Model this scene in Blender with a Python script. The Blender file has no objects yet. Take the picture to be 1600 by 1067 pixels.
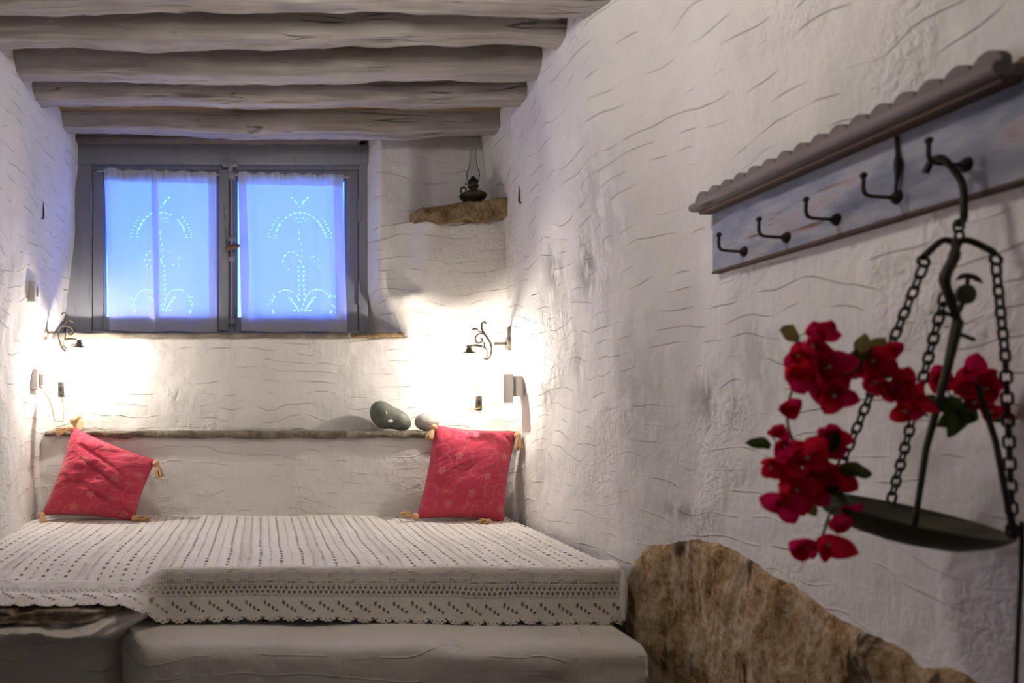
import bpy, bmesh, math, random
import numpy as np
from mathutils import Vector, Matrix

random.seed(7)
rng = np.random.default_rng(7)
scene = bpy.context.scene
COL = scene.collection
PI = math.pi

# ------------------------------------------------------------------ camera
CAMZ = 1.25                     # eye height above the floor
F = 1150.0                      # focal length in pixels of the 1600 px frame
cd = bpy.data.cameras.new('camera')
cd.sensor_width = 36.0
cd.lens = 36.0 * F / 1600.0
cd.shift_x = 390.0 / 1600.0     # shift lens: back wall stays parallel to the film
cd.shift_y = 102.0 / 1600.0
cd.clip_start = 0.05
cd.dof.use_dof = True
cd.dof.focus_distance = 3.1
cd.dof.aperture_fstop = 2.8
cam = bpy.data.objects.new('camera', cd)
cam.location = (0, 0, CAMZ)
cam.rotation_euler = (PI / 2, 0, 0)
COL.objects.link(cam)
scene.camera = cam

# ------------------------------------------------------------------ world (dusk sky)
w = bpy.data.worlds.new('dusk_sky'); scene.world = w; w.use_nodes = True
nt = w.node_tree; nt.nodes.clear()
out = nt.nodes.new('ShaderNodeOutputWorld'); bg = nt.nodes.new('ShaderNodeBackground')
tc = nt.nodes.new('ShaderNodeTexCoord'); sp = nt.nodes.new('ShaderNodeSeparateXYZ')
cr = nt.nodes.new('ShaderNodeValToRGB')
nt.links.new(tc.outputs['Generated'], sp.inputs[0]); nt.links.new(sp.outputs['Z'], cr.inputs[0])
cr.color_ramp.elements[0].position = 0.0; cr.color_ramp.elements[0].color = (0.09, 0.25, 1.0, 1)
cr.color_ramp.elements[1].position = 0.6; cr.color_ramp.elements[1].color = (0.025, 0.11, 1.0, 1)
nt.links.new(cr.outputs[0], bg.inputs[0]); nt.links.new(bg.outputs[0], out.inputs[0])
SKY = 10.0
bg.inputs[1].default_value = SKY

# ------------------------------------------------------------------ room light and exposure
def point(name, loc, power, color, radius):
    l = bpy.data.lights.new(name, 'POINT'); l.energy = power; l.color = color; l.shadow_soft_size = radius
    o = bpy.data.objects.new(name, l); o.location = loc; COL.objects.link(o); return o
point('ceiling_bulb', (0.25, 1.62, CAMZ + 1.08), 15.5, (1.0, 0.93, 0.86), 0.09)
LAMP_POWER = 10.5
LAMP_COLOR = (1.0, 0.90, 0.78)
vs = scene.view_settings
vs.view_transform = 'Standard'; vs.look = 'None'; vs.gamma = 1.0; vs.use_curve_mapping = False
vs.exposure = 0.0

# ------------------------------------------------------------------ helpers
def P(px, py, Y):
    """point of the room seen at photo pixel (px,py) at depth Y"""
    return np.array([(px - 410.0) * Y / F, Y, CAMZ + (635.0 - py) * Y / F])

def sstep(a, b, x):
    t = np.clip((np.asarray(x, float) - a) / (b - a), 0, 1)
    return t * t * (3 - 2 * t)

_H = rng.random(65536)
def vnoise(x, y, z=0.0):
    x, y, z = np.broadcast_arrays(np.asarray(x, float), np.asarray(y, float), np.asarray(z, float))
    xi, yi, zi = np.floor(x).astype(int), np.floor(y).astype(int), np.floor(z).astype(int)
    fx, fy, fz = x - xi, y - yi, z - zi
    fx, fy, fz = [f * f * (3 - 2 * f) for f in (fx, fy, fz)]
    def h(i, j, k): return _H[(i * 7919 + j * 104729 + k * 1299709) & 65535]
    r = 0
    for a, wa in ((0, 1 - fx), (1, fx)):
        for b, wb in ((0, 1 - fy), (1, fy)):
            for c, wc in ((0, 1 - fz), (1, fz)):
                r = r + wa * wb * wc * h(xi + a, yi + b, zi + c)
    return r * 2 - 1
def fbm(x, y, z=0.0, o=4):
    r = 0; a = 1; f = 1
    for k in range(o):
        r = r + a * vnoise(np.asarray(x) * f + 13.7 * k, np.asarray(y) * f + 5.1 * k, np.asarray(z) * f); a *= 0.5; f *= 2.03
    return r

def mesh(name, verts, faces, mat=None, parent=None, smooth=True):
    me = bpy.data.meshes.new(name)
    me.from_pydata([tuple(map(float, v)) for v in verts], [], [tuple(map(int, f)) for f in faces])
    if smooth: me.polygons.foreach_set('use_smooth', [True] * len(me.polygons))
    me.update()
    return link(name, me, mat, parent)
def link(name, me, mat=None, parent=None):
    if mat is not None and len(me.materials) == 0: me.materials.append(mat)
    o = bpy.data.objects.new(name, me); COL.objects.link(o)
    if parent is not None:
        o.parent = parent; o.matrix_parent_inverse = Matrix.Translation(parent.location).inverted() if parent.type == 'EMPTY' else Matrix()
    return o
def grid_faces(ny, nx, mask=None):
    i = np.arange(ny * nx).reshape(ny, nx)
    q = np.stack([i[:-1, :-1], i[:-1, 1:], i[1:, 1:], i[1:, :-1]], -1)
    return q[mask] if mask is not None else q.reshape(-1, 4)
def grid(name, V, mat, parent=None, mask=None, attr=None):
    ny, nx = V.shape[:2]
    fc = grid_faces(ny, nx, mask); v = V.reshape(-1, 3)
    me = bpy.data.meshes.new(name)
    if mask is not None:
        used = np.zeros(len(v), bool); used[fc.ravel()] = True
        idx = np.cumsum(used) - 1; v = v[used]; fc = idx[fc]
    me.vertices.add(len(v)); me.vertices.foreach_set('co', v.astype(np.float32).ravel())
    me.loops.add(fc.size); me.loops.foreach_set('vertex_index', fc.astype(np.int32).ravel())
    me.polygons.add(len(fc)); me.polygons.foreach_set('loop_start', np.arange(0, fc.size, 4, dtype=np.int32))
    me.polygons.foreach_set('use_smooth', np.ones(len(fc), bool))
    me.update(calc_edges=True); me.validate()
    if attr:
        for k, a in attr.items():
            a = a.ravel()
            if mask is not None: a = a[used]
            at = me.attributes.new(k, 'FLOAT', 'POINT'); at.data.foreach_set('value', a.astype(np.float32))
    return link(name, me, mat, parent)

class MB:
    def __init__(s): s.v = []; s.f = []
    def add(s, v, f):
        n = len(s.v); s.v += [tuple(map(float, p)) for p in v]; s.f += [tuple(int(i) + n for i in q) for q in f]; return s
    def box(s, x0, x1, y0, y1, z0, z1, b=0.0):
        bm = bmesh.new(); bmesh.ops.create_cube(bm, size=1.0)
        for v in bm.verts: v.co = Vector(((x0 + x1) / 2 + v.co.x * (x1 - x0), (y0 + y1) / 2 + v.co.y * (y1 - y0), (z0 + z1) / 2 + v.co.z * (z1 - z0)))
        if b > 0: bmesh.ops.bevel(bm, geom=list(bm.edges), offset=b, segments=2, profile=0.6, affect='EDGES')
        bm.verts.ensure_lookup_table(); bm.verts.index_update()
        s.add([v.co for v in bm.verts], [[v.index for v in f.verts] for f in bm.faces]); bm.free(); return s
    def tube(s, pts, r, n=8, cap=True):
        pts = [np.array(p, float) for p in pts]; m = len(pts)
        rr = r if hasattr(r, '__len__') else [r] * m
        T = [pts[min(i + 1, m - 1)] - pts[max(i - 1, 0)] for i in range(m)]
        T = [t / (np.linalg.norm(t) + 1e-12) for t in T]
        a = np.array([0, 0, 1.0]) if abs(T[0][2]) < 0.9 else np.array([1.0, 0, 0])
        u = np.cross(T[0], a); u /= np.linalg.norm(u)
        vs_, fs = [], []
        for i in range(m):
            u = u - T[i] * np.dot(u, T[i]); u /= np.linalg.norm(u); q = np.cross(T[i], u)
            for k in range(n):
                an = 2 * PI * k / n
                vs_.append(pts[i] + rr[i] * (math.cos(an) * u + math.sin(an) * q))
        for i in range(m - 1):
            for k in range(n):
                fs.append((i * n + k, i * n + (k + 1) % n, (i + 1) * n + (k + 1) % n, (i + 1) * n + k))
        if cap: fs += [tuple(range(n))[::-1], tuple(range((m - 1) * n, m * n))]
        return s.add(vs_, fs)
    def lathe(s, prof, c=(0, 0, 0), n=24, axis=None):
        vs_, fs = [], []
        m = len(prof)
        for (r, z) in prof:
            for k in range(n):
                a = 2 * PI * k / n
                p = np.array([r * math.cos(a), r * math.sin(a), z])
                if axis is not None: p = axis @ p
                vs_.append(p + np.array(c))
        for i in range(m - 1):
            for k in range(n):
                fs.append((i * n + k, i * n + (k + 1) % n, (i + 1) * n + (k + 1) % n, (i + 1) * n + k))
        return s.add(vs_, fs)
    def ball(s, c, r, n=10, scale=(1, 1, 1)):
        prof = [(r * math.sin(t), -r * math.cos(t)) for t in np.linspace(0.02, PI - 0.02, n)]
        k0 = len(s.v); s.lathe(prof, (0, 0, 0), n + 4)
        for i in range(k0, len(s.v)):
            x, y, z = s.v[i]; s.v[i] = (x * scale[0] + c[0], y * scale[1] + c[1], z * scale[2] + c[2])
        return s
    def build(s, name, mat, parent=None, smooth=True, sharp=None):
        o = mesh(name, s.v, s.f, mat, parent, smooth)
        if smooth:
            try: o.data.set_sharp_from_angle(angle=math.radians(sharp or 40))
            except Exception: pass
        return o
def spline(pts, n=40):
    pts = np.array(pts, float); m = len(pts)
    ext = np.vstack([2 * pts[0] - pts[1], pts, 2 * pts[-1] - pts[-2]])
    o = []
    for t in np.linspace(0, m - 1, n):
        i = min(int(t), m - 2); f = t - i
        a, b, c, d = ext[i], ext[i + 1], ext[i + 2], ext[i + 3]
        o.append(0.5 * ((2 * b) + (-a + c) * f + (2 * a - 5 * b + 4 * c - d) * f * f + (-a + 3 * b - 3 * c + d) * f ** 3))
    return o

def tag(o, label, cat, group=None, kind=None):
    o['label'] = label
    if cat: o['category'] = cat
    if group: o['group'] = group
    if kind: o['kind'] = kind
    return o
def empty(name, loc):
    o = bpy.data.objects.new(name, None); o.empty_display_size = 0.05; o.location = tuple(map(float, loc)); COL.objects.link(o); return o

# ------------------------------------------------------------------ materials
class NG:
    """small node-graph helper"""
    def __init__(s, name):
        s.m = bpy.data.materials.new(name); s.m.use_nodes = True; s.t = s.m.node_tree; s.t.nodes.clear()
        s.out = s.t.nodes.new('ShaderNodeOutputMaterial'); s.tc = s.t.nodes.new('ShaderNodeTexCoord')
    def n(s, typ, inp=None, **props):
        k = s.t.nodes.new(typ)
        for a, b in props.items(): setattr(k, a, b)
        for a, b in (inp or {}).items():
            sk = k.inputs[a]
            if hasattr(b, 'is_output') or isinstance(b, bpy.types.NodeSocket): s.t.links.new(b, sk)
            else: sk.default_value = b
        return k
    def map(s, scale=(1, 1, 1), rot=(0, 0, 0)):
        return s.n('ShaderNodeMapping', {'Vector': s.tc.outputs['Object'], 'Scale': scale, 'Rotation': rot}).outputs[0]
    def noise(s, vec, scale, detail=4, rough=0.55, dist=0.0):
        return s.n('ShaderNodeTexNoise', {'Vector': vec, 'Scale': scale, 'Detail': detail, 'Roughness': rough, 'Distortion': dist}).outputs['Fac']
    def ramp(s, fac, stops):
        r = s.n('ShaderNodeValToRGB', {'Fac': fac}); e = r.color_ramp.elements
        while len(e) < len(stops): e.new(0.5)
        for k, (p, c) in zip(e, stops):
            k.position = p; k.color = (*c, 1) if len(c) == 3 else c
        return r.outputs[0]
    def math(s, op, a, b=0.0, c=0.0):
        return s.n('ShaderNodeMath', {0: a, 1: b, 2: c}, operation=op).outputs[0]
    def mr(s, v, a, b, c=0.0, d=1.0):
        return s.n('ShaderNodeMapRange', {'Value': v, 'From Min': a, 'From Max': b, 'To Min': c, 'To Max': d}).outputs[0]
    def mix(s, f, a, b, mode='MIX'):
        k = s.n('ShaderNodeMix', data_type='RGBA', blend_type=mode)
        for i, x in ((0, f), (6, a), (7, b)):
            if isinstance(x, bpy.types.NodeSocket): s.t.links.new(x, k.inputs[i])
            else: k.inputs[i].default_value = x if i == 0 else (*x, 1)
        return k.outputs[2]
    def bump(s, h, strength, dist, nrm=None):
        d = {'Height': h, 'Strength': strength, 'Distance': dist}
        if nrm is not None: d['Normal'] = nrm
        return s.n('ShaderNodeBump', d).outputs[0]
    def pbr(s, col, rough=0.8, nrm=None, metal=0.0, spec=0.3, **kw):
        d = {'Base Color': col if isinstance(col, bpy.types.NodeSocket) else (*col, 1), 'Roughness': rough, 'Metallic': metal, 'Specular IOR Level': spec}
        if nrm is not None: d['Normal'] = nrm
        d.update(kw)
        b = s.n('ShaderNodeBsdfPrincipled', d)
        s.t.links.new(b.outputs[0], s.out.inputs[0]); return s.m

def plaster(name, base=(0.73, 0.71, 0.685), ridge=1.0, wear=False, lump=1.0):
    g = NG(name)
    obj = g.tc.outputs['Object']
    # short near-horizontal trowel ridges
    zz = g.n('ShaderNodeSeparateXYZ', {0: obj}).outputs['Z']
    ph = g.math('ADD', g.math('MULTIPLY', zz, 19.0), g.math('MULTIPLY', g.noise(obj, 2.6, 2.0, 0.5), 3.6))
    rr = g.mr(g.math('ABSOLUTE', g.math('SUBTRACT', g.math('FRACT', ph), 0.5)), 0.0, 0.05, 1.0, 0.0)
    mk = g.mr(g.noise(g.map((9, 9, 15)), 1.0, 1.0), 0.47, 0.62)
    rid = g.math('MULTIPLY', rr, mk)
    streak = g.noise(g.map((38, 38, 5)), 1.0, 3.0, 0.6)
    # rough torn patches
    rp = g.mr(g.noise(obj, 2.7, 2.0), 0.53, 0.64)
    fine = g.noise(obj, 70.0, 4.0, 0.65)
    torn = g.math('MULTIPLY', g.noise(obj, 38.0, 3.0, 0.6, 0.8), rp)
    med = g.noise(obj, 9.0, 3.0)
    b = g.bump(med, 0.5 * lump, 0.02)
    b = g.bump(torn, 0.9 * lump, 0.014, b)
    b = g.bump(rid, 0.75 * ridge, 0.006, b)
    b = g.bump(fine, 0.4, 0.004, b)
    b = g.bump(streak, 0.35, 0.007, b)
    tone = g.noise(obj, 3.3, 5.0, 0.6)
    col = g.ramp(tone, [(0.25, tuple(c * 0.88 for c in base)), (0.5, base), (0.8, tuple(min(1, c * 1.05) for c in base))])
    if wear:
        at = g.n('ShaderNodeAttribute', attribute_name='wear').outputs['Fac']
        br = g.noise(g.map((20, 20, 8)), 1.0, 5.0, 0.65)
        f = g.math('MULTIPLY', at, g.mr(br, 0.40, 0.53))
        col = g.mix(f, col, (0.30, 0.29, 0.285))
    return g.pbr(col, 0.88, b, spec=0.25)

def wood(name, c0, c1, c2, axis='X', rough=0.8, bumpd=0.006, freq=1.0, spec=0.25):
    g = NG(name)
    sc = {'X': (0.8, 20, 20), 'Y': (20, 0.8, 20), 'Z': (20, 20, 0.8)}[axis]
    v = g.map(tuple(k * freq for k in sc))
    n1 = g.noise(v, 1.0, 5.0, 0.65, 0.4); n2 = g.noise(g.tc.outputs['Object'], 5.0, 3.0)
    v3 = g.map(tuple(k * freq * 2.5 for k in sc)); n3 = g.noise(v3, 1.0, 3.0, 0.6, 0.2)
    crack = g.mr(g.math('ABSOLUTE', g.math('SUBTRACT', g.noise(g.map(tuple(k * freq * 0.6 for k in sc)), 1.0, 2.0), 0.52)), 0.0, 0.012, 1.0, 0.0)
    ck = g.math('MULTIPLY', crack, g.mr(n2, 0.52, 0.6))
    col = g.ramp(g.math('ADD', g.math('MULTIPLY', n1, 0.7), g.math('MULTIPLY', n2, 0.3)), [(0.3, c0), (0.5, c1), (0.72, c2)])
    col = g.mix(g.math('MULTIPLY', ck, 0.8), col, tuple(k * 0.25 for k in c0))
    b = g.bump(n1, 0.8, bumpd); b = g.bump(n3, 0.6, bumpd * 0.6, b)
    b = g.bump(g.math('SUBTRACT', 1.0, ck), 0.8, bumpd, b)
    return g.pbr(col, rough, b, spec=spec)

def simple(name, c, rough=0.6, metal=0.0, var=0.15, nsc=30.0, bump=0.0, spec=0.4):
    g = NG(name)
    n = g.noise(g.tc.outputs['Object'], nsc, 4.0)
    col = g.ramp(n, [(0.3, tuple(k * (1 - var) for k in c)), (0.7, tuple(min(1, k * (1 + var)) for k in c))])
    return g.pbr(col, rough, g.bump(n, 0.4, bump) if bump else None, metal, spec)

M = {}
M['plaster'] = plaster('whitewashed_plaster')
M['plaster_wear'] = plaster('whitewashed_plaster_worn', wear=True)
M['plaster_smooth'] = plaster('whitewashed_plaster_smooth', base=(0.70, 0.675, 0.645), ridge=1.0, lump=0.9)
M['beam'] = wood('limewashed_beam_wood', (0.20, 0.178, 0.158), (0.36, 0.33, 0.30), (0.52, 0.485, 0.45), 'X', bumpd=0.008)
M['ceiling'] = wood('ochre_ceiling_wood', (0.13, 0.085, 0.04), (0.25, 0.165, 0.075), (0.34, 0.24, 0.12), 'X', 0.85)
M['lintel'] = wood('dark_lintel_wood', (0.10, 0.085, 0.075), (0.18, 0.15, 0.13), (0.26, 0.22, 0.19), 'X')
M['paint'] = wood('grey_window_paint', (0.22, 0.228, 0.265), (0.25, 0.257, 0.295), (0.28, 0.287, 0.325), 'Z', 0.6, 0.0015)
M['steel'] = simple('painted_ironwork', (0.28, 0.285, 0.31), 0.5, 0.3)
M['rust'] = simple('rusty_iron', (0.16, 0.085, 0.05), 0.8, 0.2, 0.4, 60, 0.001)
M['iron'] = simple('black_iron', (0.035, 0.028, 0.026), 0.6, 0.5, 0.4, 40, 0.001)
M['slate'] = simple('weathered_slate', (0.22, 0.19, 0.155), 0.9, 0, 0.35, 14, 0.006)
def rock_mat(name, stops, crack=(0.045, 0.028, 0.016), cs=1.0):
    g = NG(name)
    o = g.tc.outputs['Object']
    n = g.noise(g.map((7, 7, 3.2)), 1.0, 8.0, 0.72, 0.3); n2 = g.noise(o, 65.0, 6.0, 0.78); n4 = g.noise(g.map((20, 20, 12)), 1.0, 6.0, 0.72)
    n3 = g.noise(g.map((8, 8, 2.6)), 1.0, 5.0, 0.62, 0.6)
    f = g.math('ADD', g.math('ADD', g.math('MULTIPLY', n, 0.34), g.math('MULTIPLY', n2, 0.33)), g.math('MULTIPLY', n4, 0.33))
    col = g.ramp(f, stops)
    ck = g.mr(n3, 0.57, 0.63)
    col = g.mix(g.math('MULTIPLY', ck, 0.9 * cs), col, crack)
    b = g.bump(n, 0.6, 0.025); b = g.bump(n4, 0.8, 0.014, b); b = g.bump(n2, 0.8, 0.007, b); b = g.bump(ck, -0.8, 0.02, b)
    return g.pbr(col, 0.92, b, spec=0.2)
M['rock'] = rock_mat('ochre_bedrock', [(0.41, (0.10, 0.05, 0.018)), (0.46, (0.33, 0.20, 0.085)), (0.51, (0.48, 0.345, 0.20)), (0.58, (0.68, 0.56, 0.42))])
M['shelf_stone'] = rock_mat('brown_shelf_stone', [(0.40, (0.10, 0.065, 0.035)), (0.49, (0.27, 0.18, 0.09)), (0.58, (0.48, 0.36, 0.21))], cs=0.5)
M['ledge'] = rock_mat('grey_ledge_stone', [(0.40, (0.10, 0.085, 0.062)), (0.5, (0.21, 0.18, 0.135)), (0.6, (0.36, 0.32, 0.26))], cs=0.4)
M['slab'] = rock_mat('brown_corner_slab', [(0.40, (0.20, 0.135, 0.08)), (0.5, (0.36, 0.27, 0.18)), (0.58, (0.60, 0.52, 0.43))], cs=0.5)
M['floor'] = simple('grey_cement_floor', (0.15, 0.13, 0.11), 0.8, 0, 0.15, 6, 0.004)

def cloth_mat(name, c, transl=0.35, weave=700.0, rough=0.9):
    g = NG(name)
    o = g.tc.outputs['Object']
    n = g.noise(o, weave, 2.0)
    col = g.mix(n, tuple(k * 0.93 for k in c), c)
    bn = g.bump(n, 0.3, 0.001)
    d = g.n('ShaderNodeBsdfDiffuse', {'Color': col, 'Normal': bn}); t = g.n('ShaderNodeBsdfTranslucent', {'Color': col, 'Normal': bn})
    mx = g.n('ShaderNodeMixShader', {0: transl, 1: d.outputs[0], 2: t.outputs[0]})
    g.t.links.new(mx.outputs[0], g.out.inputs[0]); return g.m
M['curtain'] = cloth_mat('thin_white_cotton', (0.80, 0.80, 0.82), 0.55)
def crochet_mat():
    g = NG('crocheted_cotton')
    n = g.noise(g.tc.outputs['Object'], 260.0, 3.0); n2 = g.noise(g.tc.outputs['Object'], 4.0, 3.0)
    at = g.n('ShaderNodeAttribute', attribute_name='mesh').outputs['Fac']
    col = g.ramp(n2, [(0.3, (0.73, 0.695, 0.655)), (0.7, (0.80, 0.77, 0.735))])
    col = g.mix(g.math('MULTIPLY', at, g.mr(n, 0.3, 0.7, 0.25, 0.7)), col, (0.46, 0.41, 0.36))
    return g.pbr(col, 0.95, g.bump(n, 0.6, 0.003), spec=0.1)
M['crochet'] = crochet_mat()
M['lining'] = simple('greige_blanket', (0.55, 0.505, 0.46), 0.95, 0, 0.1, 200, 0.001)
M['cotton_cord'] = simple('tan_tassel_cotton', (0.60, 0.38, 0.20), 0.9, 0, 0.25, 300, 0.0)
def cushion_mat():
    g = NG('red_printed_cotton')
    o = g.tc.outputs['Object']
    at = g.n('ShaderNodeAttribute', attribute_name='print').outputs['Fac']
    n = g.noise(o, 500.0, 2.0); n2 = g.noise(o, 7.0, 3.0)
    base = g.ramp(n2, [(0.3, (0.44, 0.036, 0.075)), (0.7, (0.54, 0.055, 0.10))])
    col = g.mix(g.math('MULTIPLY', at, g.mr(n, 0.2, 0.8, 0.30, 0.62)), base, (0.66, 0.27, 0.22))
    return g.pbr(col, 0.9, g.bump(n, 0.4, 0.0015), spec=0.15, **{'Sheen Weight': 0.25, 'Sheen Roughness': 0.5})
M['cushion'] = cushion_mat()
def glass_mat(name, tint=(0.96, 0.98, 1.0), ior=1.45):
    g = NG(name)
    fr = g.n('ShaderNodeFresnel', {'IOR': ior}).outputs[0]
    t = g.n('ShaderNodeBsdfTransparent', {'Color': (*tint, 1)}); gl = g.n('ShaderNodeBsdfGlossy', {'Roughness': 0.02})
    mx = g.n('ShaderNodeMixShader', {0: fr, 1: t.outputs[0], 2: gl.outputs[0]})
    g.t.links.new(mx.outputs[0], g.out.inputs[0]); return g.m
M['glass'] = glass_mat('window_glass'); M['chimney'] = glass_mat('lamp_chimney_glass', (0.95, 0.95, 0.95), 1.12)
M['bronze'] = simple('dark_bronze', (0.075, 0.06, 0.045), 0.38, 0.75, 0.4, 25, 0.001)
M['verdigris'] = simple('grey_bronze_lampwork', (0.20, 0.175, 0.135), 0.5, 0.6, 0.35, 50, 0.001)
M['plastic'] = simple('ivory_plastic', (0.62, 0.585, 0.54), 0.5, 0, 0.04)
M['greyplastic'] = simple('grey_plastic', (0.22, 0.21, 0.20), 0.45, 0, 0.1)
M['darkplastic'] = simple('dark_plastic', (0.06, 0.055, 0.05), 0.45, 0, 0.1)
M['cord'] = simple('gold_lamp_cord', (0.62, 0.47, 0.16), 0.6, 0, 0.1)
M['greenstone'] = simple('dark_green_beach_stone', (0.115, 0.125, 0.105), 0.55, 0, 0.35, 25, 0.001)
M['greystone'] = simple('grey_beach_pebble', (0.36, 0.34, 0.31), 0.7, 0, 0.2, 30, 0.001)
M['shell'] = simple('cream_shell', (0.66, 0.48, 0.30), 0.5, 0, 0.25, 40, 0.002)
M['quartz'] = simple('white_quartz_vein', (0.66, 0.62, 0.56), 0.6, 0, 0.2, 60, 0.001)
def rack_mat():
    g = NG('worn_blue_grey_paint')
    o = g.tc.outputs['Object']
    n = g.noise(g.map((7, 3, 10)), 1.0, 6.0, 0.65, 0.3); n2 = g.noise(g.map((40, 5, 50)), 1.0, 4.0, 0.6)
    col = g.ramp(n, [(0.36, (0.16, 0.175, 0.24)), (0.47, (0.25, 0.265, 0.345)), (0.56, (0.36, 0.36, 0.42)), (0.66, (0.36, 0.25, 0.22))])
    col = g.mix(g.mr(n2, 0.60, 0.70), col, (0.17, 0.10, 0.07))
    return g.pbr(col, 0.75, g.bump(n2, 0.4, 0.003), spec=0.25)
M['rack'] = rack_mat()
M['rackwood'] = wood('weathered_rack_wood', (0.12, 0.095, 0.09), (0.20, 0.17, 0.168), (0.29, 0.26, 0.26), 'Y', 0.8, 0.003)
M['rackedge'] = wood('brown_rack_edge', (0.05, 0.034, 0.027), (0.095, 0.062, 0.048), (0.15, 0.105, 0.085), 'Y', 0.8, 0.003)
def petal_mat(name, c, c2):
    g = NG(name)
    n = g.noise(g.tc.outputs['Object'], 60.0, 3.0)
    col = g.ramp(n, [(0.35, c), (0.7, c2)])
    d = g.n('ShaderNodeBsdfDiffuse', {'Color': col}); t = g.n('ShaderNodeBsdfTranslucent', {'Color': col})
    mx = g.n('ShaderNodeMixShader', {0: 0.4, 1: d.outputs[0], 2: t.outputs[0]})
    g.t.links.new(mx.outputs[0], g.out.inputs[0]); return g.m
M['bract'] = petal_mat('crimson_bract', (0.58, 0.007, 0.036), (0.74, 0.018, 0.055))
M['bract2'] = petal_mat('magenta_bract', (0.50, 0.005, 0.065), (0.66, 0.018, 0.11))
M['leaf'] = petal_mat('dark_green_leaf', (0.035, 0.055, 0.018), (0.07, 0.09, 0.03))
M['leaf2'] = petal_mat('olive_leaf', (0.13, 0.115, 0.035), (0.20, 0.17, 0.06))
M['stem'] = simple('brown_stem', (0.10, 0.06, 0.035), 0.8, 0, 0.3, 60)
M['panmetal'] = simple('tarnished_pan', (0.055, 0.05, 0.03), 0.65, 0.3, 0.5, 12, 0.001)
def emit(name, c, s):
    g = NG(name); e = g.n('ShaderNodeEmission', {'Color': (*c, 1), 'Strength': s}); g.t.links.new(e.outputs[0], g.out.inputs[0]); return g.m
M['bulb'] = emit('lit_bulb', LAMP_COLOR, 30.0)

# ================================================================== ROOM SHELL
ZC = CAMZ + 1.262      # underside of ceiling
YP = 3.25              # lower panel behind the bed
YU = 3.36              # wall above the ledge
YW = 3.50              # window plane
BED = CAMZ - 0.487

def XR(Y, Z):
    """right wall surface"""
    z = Z - CAMZ
    b = 1.112 - 0.012 * sstep(3.0, 2.4, Y) + 0.075 * sstep(2.32, 1.95, Y)
    t = np.clip((z - 0.42) / 0.75, 0, 1.4) ** 1.25
    L = 0.085 + 0.045 * sstep(3.2, 2.2, Y)
    b = b - 0.058 * np.exp(-((z - .30) / .19) ** 2) * np.exp(-((Y - 3.14) / .2) ** 2)
    lump = 0.016 * fbm(Y * 1.7 + 3, z * 1.9, 0.3, 3) * sstep(1.6, 2.5, Y) + 0.006 * fbm(Y * 5, z * 5, 7.3, 3)
    return b - L * t + lump
def XL(Y, Z):
    z = Z - CAMZ
    x = np.interp(z, [-1.3, -0.5, 0.10, 0.27, 0.42, 0.8, 1.3], [-0.975, -0.975, -0.978, -0.958, -0.930, -0.892, -0.865])
    x = x + 0.035 * sstep(3.15, 2.6, Y) * sstep(0.5, -0.1, z)
    x = x + 0.032 * np.exp(-((z - .30) / .18) ** 2) * np.exp(-((Y - 3.10) / .16) ** 2)
    return x + 0.012 * fbm(Y * 1.9 + 9, z * 1.9, 4.4, 3) + 0.006 * fbm(Y * 6, z * 6, 2.2, 3)

ys = np.concatenate([np.arange(-3.6, 0.9, 0.06), np.arange(0.9, 3.56, 0.014)])
zs = np.arange(0.0, ZC + 0.02, 0.014)
Yg, Zg = np.meshgrid(ys, zs)
Xg = XR(Yg, Zg)
wear = np.zeros_like(Xg)
for (px, py, ry, rz, a) in [(868, 425, .10, .10, .8), (925, 420, .08, .09, .9), (812, 520, .05, .10, .7), (855, 620, .06, .06, .7), (905, 570, .07, .12, .5),
                            (1115, 625, .10, .06, .9), (1045, 800, .10, .03, .6), (960, 330, .12, .2, .35), (1180, 560, .08, .12, .4), (850, 720, .10, .2, .3), (1440, 700, .06, .07, .5), (1000, 640, .12, .3, .25)]:
    Y0 = 1.12 * F / (px - 410); z0 = CAMZ + (635 - py) * Y0 / F
    if px > 1100: Y0 = 1.17 * F / (px - 410); z0 = CAMZ + (635 - py) * Y0 / F
    wear = np.maximum(wear, min(1, a * 1.25) * np.exp(-((Yg - Y0) / ry) ** 2 - ((Zg - z0) / rz) ** 2))
wall_right = grid('wall_right', np.stack([Xg, Yg, Zg], -1), M['plaster_wear'], attr={'wear': wear})
tag(wall_right, 'long whitewashed rough plaster wall on the right with coat rack', None, kind='structure')

ysl = np.concatenate([np.arange(-3.6, 1.8, 0.06), np.arange(1.8, 3.6, 0.014)])
Yg, Zg = np.meshgrid(ysl, zs)
wall_left = grid('wall_left', np.stack([XL(Yg, Zg), Yg, Zg], -1), M['plaster'])
tag(wall_left, 'whitewashed rough plaster wall left of the blue window', None, kind='structure')

# back wall: one relief surface with the window opening left out
def YB(X, Z):
    z = Z - CAMZ
    y = np.where(z < -0.112, YP, YU)
    # rock bulge below the corner shelf, recess above it
    bx = sstep(0.60, 0.76, X)
    y = y - 0.085 * bx * sstep(0.30, 0.74, z) * (z <= 0.835) * (z > -0.1)
    y = y + 0.085 * sstep(0.66, 0.80, X) * sstep(0.835, 0.865, z)
    lumpx = np.exp(-((X - 0.66) / .07) ** 2 - ((z - 0.50) / .035) ** 2)
    y = y - 0.045 * lumpx
    # window reveal, splayed and rounded
    xe = 0.545 + 0.13 * sstep(0.56, 0.34, z)
    y = y + 0.22 * sstep(0.0, 1.0, (xe - X) / np.maximum(xe - 0.455, .05)) * (z > 0.315)
    y = y + 0.010 * fbm(X * 2.3, z * 2.6, 1.1, 3) * (z > -0.11) + 0.004 * fbm(X * 9, z * 9, 3.1, 3)
    return y
xs = np.arange(-1.06, 1.17, 0.011)
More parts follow.
